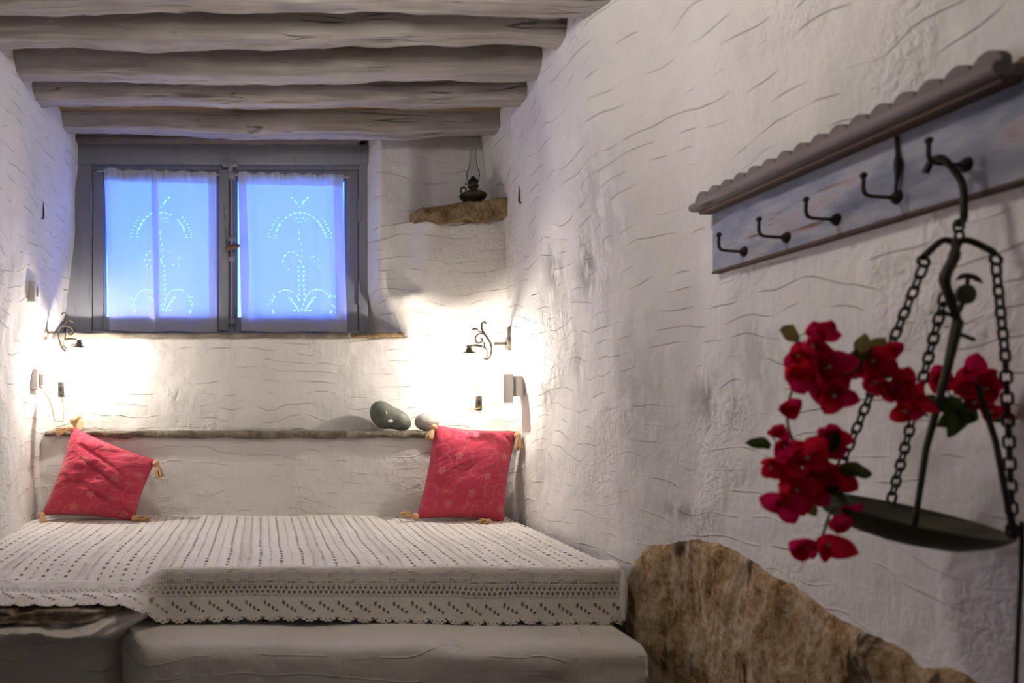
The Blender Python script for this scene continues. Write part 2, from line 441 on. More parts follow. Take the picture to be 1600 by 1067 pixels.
zb = np.unique(np.concatenate([np.arange(BED - 0.75, ZC + 0.02, 0.011), [CAMZ - 0.1125, CAMZ - 0.1115, CAMZ + 0.314, CAMZ + 0.316, CAMZ + .835, CAMZ + .836]]))
Xg, Zg = np.meshgrid(xs, zb)
Yb = YB(Xg, Zg)
mask = ~((Xg[:-1, :-1] < 0.44) & (Zg[:-1, :-1] > CAMZ + 0.3155))
wall_back = grid('wall_back', np.stack([Xg, Yb, Zg], -1), M['plaster'], mask=mask)
tag(wall_back, 'whitewashed end wall of the sleeping niche around the window', None, kind='structure')

o = MB().box(-1.3, 1.5, -3.7, -3.55, -0.05, ZC + 0.1).build('wall_front', M['plaster_smooth'], smooth=False)
tag(o, 'plain plaster wall behind the viewer', None, kind='structure')
o = MB().box(-1.3, 1.5, -3.6, 3.75, -0.08, 0.0).build('floor', M['floor'], smooth=False)
tag(o, 'grey cement floor of the room', None, kind='structure')
o = MB().box(-1.3, 1.5, -3.6, 3.75, ZC, ZC + 0.08).build('ceiling', M['ceiling'], smooth=False)
tag(o, 'brown ochre wooden ceiling above the beams', None, kind='structure')

# exposed bedrock low on the right wall
def hit_right(px, py):
    Y = 1.8
    for _ in range(60):
        z = CAMZ + (635 - py) * Y / F
        x = float(XR(np.array(Y), np.array(z)))
        Y = 0.5 * Y + 0.5 * x * F / (px - 410)
    return Y, CAMZ + (635 - py) * Y / F
poly = [hit_right(*p) for p in [(974, 945), (984, 885), (1004, 852), (1060, 842), (1120, 846), (1152, 862), (1205, 890), (1262, 925), (1300, 950), (1350, 982), (1400, 1004), (1440, 1040), (1480, 1046), (1530, 1070), (1600, 1095)]]
poly += [(poly[-1][0] - 0.1, 0.0), (2.5, 0.0), (2.45, 0.6)]
poly = np.array(poly)
yr = np.arange(poly[:, 0].min() - .03, 2.5, 0.006); zr = np.arange(0.2, poly[:, 1].max() + .04, 0.006)
Yg, Zg = np.meshgrid(yr, zr)
def inside_dist(Y, Z):
    ins = np.zeros(Y.shape, bool); d = np.full(Y.shape, 9.0)
    n = len(poly)
    for i in range(n):
        a, b = poly[i], poly[(i + 1) % n]
        c = ((a[1] > Z) != (b[1] > Z)) & (Y < (b[0] - a[0]) * (Z - a[1]) / (b[1] - a[1] + 1e-12) + a[0]); ins ^= c
        ab = b - a; t = np.clip(((Y - a[0]) * ab[0] + (Z - a[1]) * ab[1]) / (ab @ ab + 1e-12), 0, 1)
        d = np.minimum(d, np.hypot(Y - a[0] - t * ab[0], Z - a[1] - t * ab[1]))
    return np.where(ins, d, -d)
d = inside_dist(Yg, Zg) + 0.016 * fbm(Yg * 9, Zg * 9, .5, 4)
h = 0.012 * sstep(-.01, 0.012, d) + sstep(0, .05, d) * (0.010 * fbm(Yg * 7, Zg * 4, 2, 5) + 0.011 * np.abs(fbm(Yg * 18, Zg * 9, 5, 5)))
h = np.where(d > .012, np.maximum(h, .0095 + .25 * (h - .0095)), h)
Xg = XR(Yg, Zg) + 0.004 - h
rock = grid('exposed_rock', np.stack([Xg, Yg, Zg], -1), M['rock'], wall_right, mask=(d[:-1, :-1] > -0.012))
rock['label'] = 'bare ochre brown bedrock showing below the plaster'

# ---------------------------------------------------------------- beams
def beam(px0, px1, pyb, Yb, hgt, wid, seed, label):
    """roughly squared log spanning the niche; pyb/Yb give its lower rear edge"""
    zb_ = (635 - pyb) * Yb / F + CAMZ
    yc = Yb - wid / 2; zc = zb_ + hgt / 2
    x0, x1 = -1.02, 1.12
    n, k = 110, 40
    xsn = np.linspace(x0, x1, n); an = np.linspace(0, 2 * PI, k, endpoint=False)
    X, A = np.meshgrid(xsn, an, indexing='ij')
    ex = 2 / 6.5
    cy = np.sign(np.cos(A)) * np.abs(np.cos(A)) ** ex; cz = np.sign(np.sin(A)) * np.abs(np.sin(A)) ** ex
    s = 1 + 0.10 * fbm(X * 2.2 + seed * 7, A * 0 + seed, 0.1, 3)
    dz = 0.016 * fbm(X * 1.7 + seed * 3.1, A * 0 + seed * 1.7, .4, 2); dy = 0.016 * fbm(X * 1.3 + seed * 5.3, A * 0, seed, 2)
    # chamfer where the lower front edge is worn
    rough = 0.006 * fbm(X * 8 + seed, np.cos(A) * 2, np.sin(A) * 2 + seed, 3)
    Yv = yc + dy + (wid / 2 * s + rough) * cy; Zv = zc + dz + (hgt / 2 * s + rough) * cz
    Yv = Yv + 0.028 * sstep(0.2, -1.0, cz) * (cy < 0)      # underside cut back
    V = np.stack([X, Yv, Zv], -1)
    ii = np.arange(n * k).reshape(n, k); i2 = np.roll(ii, -1, 1)
    f = np.stack([ii[:-1], i2[:-1], i2[1:], ii[1:]], -1).reshape(-1, 4)
    o = mesh('ceiling_beam', V.reshape(-1, 3), f, M['beam'])
    tag(o, label, 'beam', 'whitewashed log beams across the ceiling')
beam(88, 781, 216, 3.27, 0.100, 0.13, 1, 'thick knotty whitewashed ceiling beam right above the window')
beam(57, 815, 170, 2.90, 0.070, 0.12, 2.3, 'thin cracked whitewashed ceiling beam, second from the window wall')
beam(33, 850, 131, 2.67, 0.082, 0.12, 3.7, 'whitewashed ceiling beam, third from the window wall')
beam(3, 881, 78, 2.43, 0.080, 0.12, 4.9, 'wavy whitewashed ceiling beam, fourth from the window wall')
beam(-5, 920, 27, 2.21, 0.095, 0.13, 6.1, 'whitewashed ceiling beam at the top edge, nearest of the five')

# ---------------------------------------------------------------- window
win = empty('window_1', (-0.2, YW, CAMZ + 0.36))
tag(win, 'grey painted two-sash wooden window with blue dusk light', None, kind='structure')
def zpx(py, Y=YW): return CAMZ + (635 - py) * Y / F
def xpx(px, Y=YW): return (px - 410) * Y / F
fx0, fx1 = -0.93, 0.50
b = MB()
b.box(fx0, xpx(145), YW - 0.02, YW + 0.09, zpx(520), zpx(258), 0.004)
b.build('frame_jamb', M['paint'], win)
MB().box(xpx(560), fx1, YW - 0.02, YW + 0.09, zpx(520), zpx(258), 0.004).build('frame_jamb', M['paint'], win)
MB().box(fx0, fx1, YW - 0.035, YW + 0.09, zpx(259), zpx(229), 0.004).build('frame_head', M['paint'], win)
MB().box(xpx(145), xpx(560), YW - 0.008, YW + 0.09, zpx(266), zpx(259), 0.002).build('head_rebate', M['paint'], win)
MB().box(fx0, fx1, YW - 0.015, YW + 0.09, zpx(524), zpx(516), 0.003).build('frame_sill', M['paint'], win)
def sash(x0, x1, z0, z1, sl, sr, rt, rb):
    y0, y1 = YW - 0.012, YW + 0.03
    s = MB().box(x0, x0 + sl, y0, y1, z0, z1, 0.003).build('sash', M['paint'], win)
    for nm, a in (('stile', (x1 - sr, x1, y0, y1, z0, z1)), ('rail', (x0 + sl, x1 - sr, y0 + .001, y1, z1 - rt, z1)), ('rail', (x0 + sl, x1 - sr, y0 + .001, y1, z0, z0 + rb))):
        MB().box(*a, 0.003).build(nm, M['paint'], s)
    # glazing bead
    MB().box(x0 + sl, x0 + sl + .008, y0 + .008, y1, z0 + rb, z1 - rt, .002).build('glazing_bead', M['paint'], s)
    MB().box(x1 - sr - .008, x1 - sr, y0 + .008, y1, z0 + rb, z1 - rt, .002).build('glazing_bead', M['paint'], s)
    MB().box(x0 + sl - .004, x1 - sr + .004, YW + 0.014, YW + 0.018, z0 + rb - .004, z1 - rt + .004).build('pane', M['glass'], s)
    return s
sL = sash(xpx(146), xpx(344), zpx(515), zpx(267), 0.050, 0.012, 0.045, 0.062)
sR = sash(xpx(357), xpx(559), zpx(516), zpx(267), 0.036, 0.055, 0.045, 0.062)
MB().box(xpx(343), xpx(357.5), YW - 0.03, YW + 0.03, zpx(517), zpx(268), 0.004).build('meeting_post', M['paint'], win)
# espagnolette bolt with keepers and handle
eb = MB().tube([(xpx(362), YW - .020, zpx(510)), (xpx(362), YW - .020, zpx(268))], 0.0065, 8).build('espagnolette_bolt', M['paint'], win)
for (a, c) in ((272, 282), (372, 379), (402, 410), (498, 507)):
    MB().box(xpx(357.5), xpx(367.5), YW - .032, YW - .011, zpx(c), zpx(a), .003).build('bolt_guide', M['paint'], eb)
MB().box(xpx(349), xpx(371), YW - .050, YW - .035, zpx(265), zpx(259), .003).build('bolt_keeper', M['steel'], win)
MB().box(xpx(357), xpx(364), YW - .055, YW - .030, zpx(271), zpx(256), .003).build('bolt_keeper', M['steel'], win)
h = MB(); hp = [np.array([xpx(352), YW - .05, zpx(392.5)]), np.array([xpx(358), YW - .053, zpx(391)]), np.array([xpx(368), YW - .053, zpx(388.5)]), np.array([xpx(375), YW - .05, zpx(386.5)])]
h.tube(spline(hp, 12), [.004, .009, .011, .012, .012, .013, .013, .012, .012, .011, .008, .004], 10)
h.build('window_handle', M['rust'], eb)
for px, pys in ((144, (315, 450)), (560.5, (330, 460))):
    for py in pys:
        MB().tube([(xpx(px), YW - .022, zpx(py + 18)), (xpx(px), YW - .022, zpx(py - 18))], .006, 8).build('hinge', M['steel'], win)
# fine black nail heads of the sashes
# lintel and sill stones
xsn = np.linspace(-0.93, 0.47, 50)
o = MB()
def slab_mesh(name, x0, x1, y0f, y1, z0, z1, mat, seed, nx=80, rough=0.008, zr=0.004, seg=5):
    """a rough slab: front profile irregular"""
    xs_ = np.linspace(x0, x1, nx)
    prof = [(1, 0)] + [(0, t) for t in np.linspace(0, 1, seg)] + [(1, 1)]
    V = []
    for x in xs_:
        row = []
        for j, (b_, t) in enumerate(prof):
            y = y1 if b_ else (y0f(x) if callable(y0f) else y0f) + rough * float(fbm(x * 14 + seed, t * 2.2, seed, 4)) + 0.006 * (abs(t - .5) * 2) ** 3
            zz0 = z0(x) if callable(z0) else z0; zz1 = z1(x) if callable(z1) else z1
            z = zz0 + (zz1 - zz0) * t + zr * float(fbm(x * 11 + seed * 2, t * 3, seed + 5, 3)) * (0 if b_ else 1)
            row.append((x, y, z))
        V.append(row)
    V = np.array(V); n, k = V.shape[:2]
    ii = np.arange(n * k).reshape(n, k); i2 = np.roll(ii, -1, 1)
    f = list(np.stack([ii[:-1], i2[:-1], i2[1:], ii[1:]], -1).reshape(-1, 4)) + [tuple(ii[0][::-1]), tuple(ii[-1])]
    return mesh(name, V.reshape(-1, 3), f, mat)
o = slab_mesh('trim_1', -0.92, 0.455, 3.40, 3.6, zpx(229) - .002, ZC + .01, M['lintel'], 3.1, rough=.006)
tag(o, 'dark weathered wooden lintel between window frame and ceiling beam', None, kind='structure')
o = slab_mesh('trim_2', -0.955, 0.40, 3.335, 3.6, lambda x: CAMZ + .312, lambda x: CAMZ + .336, M['slate'], 5.2, rough=.006, zr=.003)
tag(o, 'grey slate window sill slab under the curtains', None, kind='structure')
o = slab_mesh('trim_3', 0.395, 0.64, 3.335, 3.5, lambda x: CAMZ + .314, lambda x: CAMZ + .334, M['shelf_stone'], 8.2, rough=.010, zr=.005, nx=40)
tag(o, 'short rough brown stone at the right end of the window sill', None, kind='structure')

# curtains with cutwork
def dist_poly(U, Vv, pts):
    d = np.full(U.shape, 9.0)
    for a, b in zip(pts[:-1], pts[1:]):
        a = np.array(a); b = np.array(b); ab = b - a
        t = np.clip(((U - a[0]) * ab[0] + (Vv - a[1]) * ab[1]) / (ab @ ab + 1e-12), 0, 1)
        d = np.minimum(d, np.hypot(U - a[0] - t * ab[0], Vv - a[1] - t * ab[1]))
    return d
def cutwork(U, V, cx, seed):
    """holes of the embroidery; U,V in metres, V up from the hem"""
    r = np.random.default_rng(seed)
    H = np.zeros(U.shape, bool)
    def ell(x, y, a, b, ang):
        du, dv = U - x, V - y; c, s = math.cos(ang), math.sin(ang)
        a = a * .8; b = b * .72
        return ((du * c + dv * s) / a) ** 2 + ((-du * s + dv * c) / b) ** 2 < 1
    def arch(x, y, rx, ry, n, a0, a1, size, skip=0.12):
        nonlocal H
        for t in np.linspace(a0, a1, n):
            if r.random() < skip: continue
            px, py = x + rx * math.cos(t), y + ry * math.sin(t)
            tang = math.atan2(ry * math.cos(t), -rx * math.sin(t))
            H |= ell(px, py, size * 1.25, size * 0.5, tang)
    def leafrow(x, y, rx, ry, n, a0, a1, size, off):
        nonlocal H
        for t in np.linspace(a0, a1, n):
            for o_ in (off, -off * .6):
                px, py = x + (rx + o_) * math.cos(t) + r.normal(0, .002), y + (ry + o_) * math.sin(t) + r.normal(0, .002)
                H |= ell(px, py, size, size * 0.5, t + r.uniform(-.5, .5))
    # upper wreath
    arch(cx, .44, .115, .125, 13, PI * .12, PI * .88, .0085, 0.05)
    leafrow(cx, .44, .128, .128, 7, PI * .02, PI * .24, .0065, .016); leafrow(cx, .44, .128, .128, 7, PI * .76, PI * .98, .0065, .016)
    # finial
    for sgn in (-1, 1):
        H |= ell(cx + sgn * .018, .615, .020, .004, PI / 2 - sgn * .6); H |= ell(cx + sgn * .038, .637, .010, .004, PI / 2 - sgn * .9)
    H |= ell(cx, .592, .006, .003, PI / 2)
    for k in range(5): H |= ell(cx - .03 + .015 * k, .535 + .004 * (k % 2), .0055, .0035, .4 * (k - 2))
    for k in range(4): H |= ell(cx - .022 + .015 * k, .522, .0045, .003, 0)
    # middle stem and side sprays
    for k in range(6): H |= ell(cx + .006 * math.sin(k), .33 + .028 * k, .011, .0028, PI / 2 + .15 * math.sin(k * 2))
    arch(cx - .045, .33, .04, .05, 6, PI * .05, PI * .95, .007, .1); arch(cx + .04, .33, .045, .05, 5, PI * .1, PI * .9, .006, .3)
    for k in range(14): H |= ell(cx + r.choice([-1, 1]) * r.uniform(.05, .09), .335 + r.uniform(-.04, .03), .0045, .003, r.uniform(0, 3))
    # lower ear of leaves
    for k in range(8):
        for sgn in (-1, 1): H |= ell(cx + sgn * .012, .155 + .022 * k, .0085, .0036, PI / 2 - sgn * .6)
    # lower arches and fan
    for sgn in (-1, 1):
        arch(cx + sgn * .075, .115, .068, .085, 12, PI * .05, PI * .95, .0075, .08)
        for k in range(4): H |= ell(cx + sgn * (.018 + .012 * k), .105 + .018 * k, .018, .004, (PI / 2 - sgn * (.35 + .25 * k)))
        H |= ell(cx + sgn * .035, .10, .014, .004, sgn * .25)
        for k in range(6): H |= ell(cx + sgn * (.14 + r.uniform(-.015, .02)), .13 + r.uniform(-.04, .05), .005, .003, r.uniform(0, 3))
        H |= ell(cx + sgn * .135, .095, .011, .005, sgn * 1.0)
    H |= ell(cx, .105, .012, .004, PI / 2)
    return H
def curtain(label, topL, topR, botL, botR, cx, seed, folds, pleats):
    Yc = YW - 0.030
    nu, nv = 330, 470
    u = np.linspace(0, 1, nu); v = np.linspace(0, 1, nv)
    U, V = np.meshgrid(u, v)
    tl, tr, bl, br = [P(*p, Yc) for p in (topL, topR, botL, botR)]
    B = (tl * (V)[..., None] * (1 - U)[..., None] + tr * (V * U)[..., None] + bl * ((1 - V) * (1 - U))[..., None] + br * ((1 - V) * U)[..., None])
    wid = tr[0] - tl[0]; hgt = tl[2] - bl[2]
    wav = np.zeros_like(U)
    for (c, wd, a) in folds: wav += a * np.exp(-((U - c - .02 * np.sin(V * 3 + c * 9)) / wd) ** 2)
    wav += 0.005 * np.sin(U * 21 + 1.5 * np.sin(V * 2 + seed)) * (0.4 + 0.6 * V) + 0.003 * fbm(U * 4, V * 3, seed, 3)
    wav += 0.0035 * np.sin(U * 90 + 3 * np.sin(U * 17 + seed)) * sstep(.90, .97, V)
    B[..., 1] -= np.clip(wav, -0.010, 0.022)
    B[..., 2] += 0.004 * np.sin(U * 40 + seed) * (V > .985) + 0.004 * fbm(U * 5, V * 0, seed, 2) * (1 - V)
    H = cutwork(U * wid, V * hgt, cx * wid, seed)
    for (pa, pb) in pleats: H &= ~((U > pa) & (U < pb))
    mk = ~(H[:-1, :-1] & H[1:, 1:])
    root = empty('curtain', (float((tl[0] + tr[0]) / 2), Yc, float(bl[2])))
    tag(root, label, 'curtain', 'cutwork half curtains on the window sashes')
    grid('curtain_cloth', B, M['curtain'], root, mask=mk)
    for (pa, pb) in pleats:          # pleats: a second layer of cloth behind
        c0_, c1_ = int(pa * (nu - 1)), int(pb * (nu - 1))
        G = B[:, c0_:c1_ + 1].copy(); G[..., 1] += 0.004
        G[..., 0] = G[:, :1, 0] + (G[..., 0] - G[:, :1, 0]) * (0.55 + 0.45 * V[:, c0_:c1_ + 1] + 0.15 * np.sin(V[:, c0_:c1_ + 1] * 5))
        grid('pleat', G, M['curtain'], root)
    # rod pocket: second layer and hem
    sel = V[:, 0] > 0.925
    G = B[sel].copy(); G[..., 1] += 0.006; grid('rod_pocket', G, M['curtain'], root)
    sel = V[:, 0] < 0.035
    G = B[sel].copy(); G[..., 1] += 0.003; grid('hem', G, M['curtain'], root)
    z = float(tl[2]) - 0.010; z2 = float(tr[2]) - 0.010
    MB().tube([(float(tl[0]) - .035, Yc + .004, z), (float(tr[0]) + .03, Yc + .004, z2)], .0032, 8).build('curtain_rod', M['plastic'], root)
    return root
curtain('left half curtain of thin white cotton cutwork, cut floral arches broken by a central fold', (163, 263), (338, 269), (171, 516), (339, 518.5), 0.50, 11, [(0.44, .035, .018), (0.05, .05, .008), (.8, .1, .006)], [(.425, .485), (.93, 1.0)])
curtain('right half curtain of thin white cotton cutwork, complete floral tree pattern', (372, 269), (536, 273), (377, 517.5), (542, 518.5), 0.58, 12, [(0.10, .06, .010), (.93, .05, .014), (.75, .05, .006)], [(.0, .10), (.90, 1.0)])

# ---------------------------------------------------------------- ledge, shelf
o = slab_mesh('stone_ledge', -0.955, 1.13, 3.228, 3.40, lambda x: CAMZ - .135 + .006 * float(fbm(x * 2, 1, 1, 2)), CAMZ - .108, M['ledge'], 1.4, nx=160, rough=.007, zr=.004)
tag(o, 'long thin grey stone ledge on the wall behind the cushions', 'ledge')
o = slab_mesh('corner_shelf', 0.675, 1.16, lambda x: 3.36 - 0.13 * float(sstep(0.660, 0.715, x)) - .02 * float(sstep(.8, 1.1, x)) , 3.46,
              lambda x: CAMZ + .822 + .016 * float(sstep(.95, 1.1, x)) , lambda x: CAMZ + .876 + .028 * float(sstep(.68, .92, x)), M['shelf_stone'], 6.6, nx=140, rough=.026, zr=.010, seg=9)
tag(o, 'rough brown stone corner shelf carrying the oil lamp', 'shelf')

# oil lamp
SH = CAMZ + 0.907
ol = empty('oil_lamp', (0.946, 3.305, SH)); c = (0.946, 3.305, SH - 0.002)
tag(ol, 'dark bronze oil lamp with ring handle and glass chimney on corner shelf', 'lamp')
MB().lathe([(0.001, 0), (.026, 0), (.027, .004), (.020, .008), (.022, .011), (.040, .018), (.055, .030), (.060, .040), (.061, .044), (.058, .048), (.048, .055), (.030, .062), (.020, .066), (.017, .072), (.016, .078), (.001, .078)], c, 32).build('oil_font', M['bronze'], ol)
MB().lathe([(.016, .076), (.024, .080), (.026, .086), (.021, .090), (.020, .098), (.025, .102), (.021, .112), (.013, .120), (.008, .128), (.001, .129)], c, 28).build('burner', M['bronze'], ol)
MB().tube(spline([(c[0] - .050, c[1], c[2] + .052), (c[0] - .056, c[1], c[2] + .066), (c[0] - .050, c[1], c[2] + .078), (c[0] - .038, c[1], c[2] + .080), (c[0] - .032, c[1], c[2] + .070), (c[0] - .031, c[1], c[2] + .061)], 20), .0045, 8).build('ring_handle', M['bronze'], ol)
MB().tube([(c[0] - .016, c[1], c[2] + .094), (c[0] - .032, c[1], c[2] + .094)], .002, 6).ball((c[0] - .034, c[1], c[2] + .094), .005, 8, (.5, 1, 1)).build('wick_knob', M['bronze'], ol)
MB().lathe([(.022, .101), (.026, .115), (.030, .130), (.028, .148), (.019, .170), (.015, .200), (.014, .250), (.0132, .250), (.0142, .200), (.018, .170), (.027, .148), (.029, .130), (.025, .115), (.021, .101)], c, 28).build('glass_chimney', M['chimney'], ol)

# ---------------------------------------------------------------- bed platform, step, corner slab
bp = MB()
Xg, Zg = np.meshgrid(np.linspace(-0.90, 1.07, 180), np.linspace(0, BED - .012, 50))
V = np.stack([Xg, 2.245 + .008 * fbm(Xg * 3, Zg * 3, 1, 3), Zg], -1)
bedp = empty('bed_platform', (0, 2.7, 0)); tag(bedp, 'white plastered masonry bed platform filling the niche', 'platform')
grid('front_face', V, M['plaster_smooth'], bedp)
Xg, Yg = np.meshgrid(np.linspace(-0.90, 1.07, 60), np.linspace(2.245, 3.235, 40))
grid('top_face', np.stack([Xg, Yg, Xg * 0 + BED - .012], -1), M['plaster_smooth'], bedp)

STEPZ = CAMZ - 0.645
def step_mesh():
    # rounded plaster step: profile swept along X with soft right end
    n = 150; xs_ = np.linspace(-0.47, 1.045, n)
    rows = []
    prof = []
    for t in np.linspace(0, 1, 14): prof.append(('t', t))
    for t in np.linspace(0, 1, 46)[1:]: prof.append(('f', t))
    for i, x in enumerate(xs_):
        row = []
        yf = 1.985 + 0.012 * float(fbm(x * 2.5, 3.3, .2, 3))
        yf += 0.20 * float(sstep(-0.30, -0.46, x))
        zt = STEPZ + .006 * float(fbm(x * 3, .4, 8, 3)) + 0.02 * float(sstep(-.3, -.42, x))
        for k, t in prof:
            if k == 't':
                y = 2.26 + (yf - 2.26) * t; z = zt - .010 * max(0, (t - .9) / .1) ** 2 + .005 * float(fbm(x * 4, y * 5, 2, 3))
            else:
                z = (zt - .010) * (1 - t); y = yf - .012 * math.sin(min(1, t * 25) * PI / 2) + .010 * float(fbm(x * 3.3, z * 7, 3, 4))
            row.append((x - 0.012 * (1 if i > n - 2 else 0), y, z))
        rows.append(row)
    V = np.array(rows)
    fc = grid_faces(V.shape[0], V.shape[1]).tolist()
    k = V.shape[1]; base = len(rows) * k
    vv = [tuple(p) for p in V.reshape(-1, 3)]
    # side caps as strips to the rear
    for i in (0, V.shape[0] - 1):
        loop = [i * k + j for j in range(k)]
        vv.append((V[i, 0, 0], 2.26, 0.0)); fc.append(loop + [len(vv) - 1])
    return mesh('masonry_step', vv, fc, M['plaster_smooth'])
o = step_mesh(); tag(o, 'broad white plastered step in front of the bed', 'step')

# lower-left corner: slab on a lumpy plaster corbel, dark recess below
def slab_front(x): return 1.918 + 0.20 * float(sstep(-.45, -.31, x)) + .012 * math.sin(x * 9)
o = slab_mesh('corner_slab', -1.06, -0.315, slab_front, 2.30, lambda x: CAMZ - .566 + .014 * float(sstep(-.45, -.28, x)), lambda x: CAMZ - .531 - .022 * float(sstep(-.43, -.34, x)), M['slab'], 2.9, nx=140, rough=.020, zr=.005, seg=9)
tag(o, 'broken brown stone slab under the bedspread at the lower left', 'slab')
Xg, T = np.meshgrid(np.linspace(-1.06, -0.27, 130), np.linspace(0, 1, 70))
zc_ = CAMZ - .560 - T ** 1.6 * .68
yc_ = 1.955 - .075 * sstep(CAMZ - .560, CAMZ - .588, zc_) + 0.19 * sstep(CAMZ - .592, CAMZ - .675, zc_ + .018 * fbm(Xg * 5, zc_ * 5, 1, 3)) + .30 * sstep(-.46, -.27, Xg)
yc_ = yc_ + .040 * fbm(Xg * 7, zc_ * 18, 4, 5) * sstep(CAMZ - .74, CAMZ - .60, zc_)
zc_ = zc_ + .016 * fbm(Xg * 8, T * 3, 6, 3) * sstep(0, .06, T) * sstep(.5, .2, T)
o = grid('plaster_corbel', np.stack([Xg, yc_, zc_], -1), M['plaster_smooth'])
tag(o, 'lumpy white plaster corbel beneath the broken brown corner slab', 'corbel')

# ---------------------------------------------------------------- bedspread
BX0, BX1 = -0.985, 1.065
def bed_w(X): return sstep(-0.375, -0.285, X)
L_TOP = 1.045; L_DROP = 0.172
def bed_pos(X, s):
    """X across, s metres from the rear edge (0) to the lace tip (L_TOP+L_DROP)"""
    wr = bed_w(X)
    z0 = BED + 0.006 + .004 * fbm(X * 2, s * 2, 1, 3) + 0.0025 * fbm(X * 9, s * 7, 5, 3)
    s1 = np.minimum(s, L_TOP)
    ext = np.clip(s - L_TOP, 0, None)
    r = 0.022
    ang = np.clip(ext / r, 0, PI / 2)
    fall = np.clip(ext - r * PI / 2, 0, None)
    front = 3.255 - L_TOP - 0.022
    yR = 3.255 - s1 - r * np.sin(ang) - .006 * np.sin(X * 5) * fall / .17 - 0.020 * fall / .17 + .006 * fbm(X * 6, s * 3, 2, 3) * np.clip(fall / .05, 0, 1)
    zR = z0 - r * (1 - np.cos(ang)) - fall + .008 * np.sin(X * 4.1 + 1) * fall / .15
    # left part: lies on the slab and slides slightly down
    sl = s * (1 + 0.085)
    yL = 3.255 - sl + .010 * np.sin(X * 13) * np.clip(ext / .1, 0, 1)
    zL = z0 - 0.024 * sstep(0.85, 1.15, s) + .008 * fbm(X * 5, s * 6, 9, 3) * sstep(.8, 1.1, s) + .012 * np.exp(-((X + .82 - .25 * (s - 1.1)) / .06) ** 2) * sstep(.8, 1.1, s)
    zL = zL - 0.012 * sstep(1.17, 1.22, s)
    Y = yL + (yR - yL) * wr; Z = zL + (zR - zL) * wr
    # edge tucked round at the right end of the drop
    return np.stack([X, Y, Z], -1)
bs = empty('bedspread', (0, 2.7, BED)); tag(bs, 'white crocheted cotton bedspread with scalloped lace edge on the bed', 'bedspread')
dx, ds = 0.0032, 0.0040
X, S = np.meshgrid(np.arange(BX0, BX1, dx), np.arange(0, L_TOP + 1e-6, ds))
Xw = X + 0.006 * fbm(X * 1.5, S * 3.5, 3, 2)        # lines wander
per = 0.2335
ph = np.mod(Xw + 0.06, per)
hole = np.zeros(X.shape, bool)
for (c, wd, sp_, ln) in ((.050, .0040, .042, .018), (.083, .0026, .036, .010), (.117, .0040, .042, .018), (.150, .0026, .036, .010), (.184, .0040, .042, .018)):
    hole |= (np.abs(ph - c) < wd) & (np.mod(S + c * 3, sp_) < ln)
for c in (.012, .018, .222, .216):
    hole |= (np.abs(ph - c) < .0017) & (np.mod(S, .012) < .0055)
msh = np.exp(-((np.minimum(ph, per - ph)) / .006) ** 2) * 0.45 + 0.08 * (np.minimum(ph, per - ph) < .026)
rr = rng.random(X.shape)
hole &= (rr > 0.0)
hole &= (S > .03)
V = bed_pos(X, S); V[..., 2] += 0.0003 * np.cos(2 * PI * ph / .0335) - .0008 * msh
grid('crocheted_top', V, M['crochet'], bs, mask=~hole[:-1, :-1], attr={'mesh': np.clip(msh, 0, 1)})
# lace border
dx = 0.0024
X, D = np.meshgrid(np.arange(BX0, BX1 + .004, dx), np.arange(0, L_DROP + 0.012, dx))
hole = np.zeros(X.shape, bool)
# filet ground with diamonds
dia = np.abs(np.mod(X, .166) - .083) * 0.42 + np.abs(D - .036)
fil = (np.mod(X, .0075) < .0032) & (np.mod(D, .0075) < .0032) & (D > .014) & (D < .058)
hole |= fil & ((np.abs(dia - .022) < .0055) | (D > .050))
# two staggered rows of large eyelets
for k in range(2):
    xo = np.mod(X + .0078 * k, .0156) - .0078; do = D - (.070 + .0125 * k)
    hole |= (xo / .0042) ** 2 + (do / .0050) ** 2 < 1
for dr in (.062, .094): hole |= (np.abs(D - dr) < .0016) & (np.mod(X, .0085) < .0038)
# fan scallops
pw = .0545
xi = np.mod(X, pw) - pw / 2
for k, (a, l) in enumerate(((-.021, .0), (-.009, .006), (.003, .012), (.014, .017))):
    cx, cy = a, .116 + l * 1.35
    hole |= ((xi - cx) / .0040) ** 2 + ((D - cy) / (.0068 - .0008 * k)) ** 2 < 1
edge = L_DROP - .022 + .019 * np.sqrt(np.clip(1 - (xi / (pw * .52)) ** 2, 0, 1)) + .0035 * np.abs(np.sin(X * PI / .0137))
hole |= D > edge
hole |= ((np.mod(X, .0137) - .00685) ** 2 + (D - edge + .007) ** 2 < .0022 ** 2)
V = bed_pos(X, L_TOP + D * (L_DROP + .0) / L_DROP)
grid('lace_border', V, M['crochet'], bs, mask=~hole[:-1, :-1], attr={'mesh': 0.45 * ((D > .012) & (D < .1)) + 0.0 * X})
# lining under the crochet
X, S = np.meshgrid(np.arange(BX0 + .005, BX1 - .005, .012), np.concatenate([np.arange(.01, L_TOP, .015), np.arange(L_TOP, L_TOP + .150, .006)]))
V = bed_pos(X, S); off = sstep(L_TOP - .03, L_TOP + .04, S) * bed_w(X)
V[..., 2] -= .0038 * (1 - off); V[..., 1] += .0045 * off
grid('lining', V, M['lining'], bs)
# folded end of the cloth at the right
ep = []
Zt = BED + .004
fe = MB()
for (a, rr_) in ((0, .011),):
    fe.tube(spline([(BX1 + .004, 2.32, Zt - .004), (BX1 + .006, 2.235, Zt + .002), (BX1 + .008, 2.192, Zt - .03), (BX1 + .007, 2.185, Zt - .09), (BX1 + .006, 2.178, Zt - .150)], 24), [.006] * 4 + [.012] * 14 + [.011, .010, .009, .007, .005, .003], 10)
fe.build('folded_end', M['crochet'], bs)

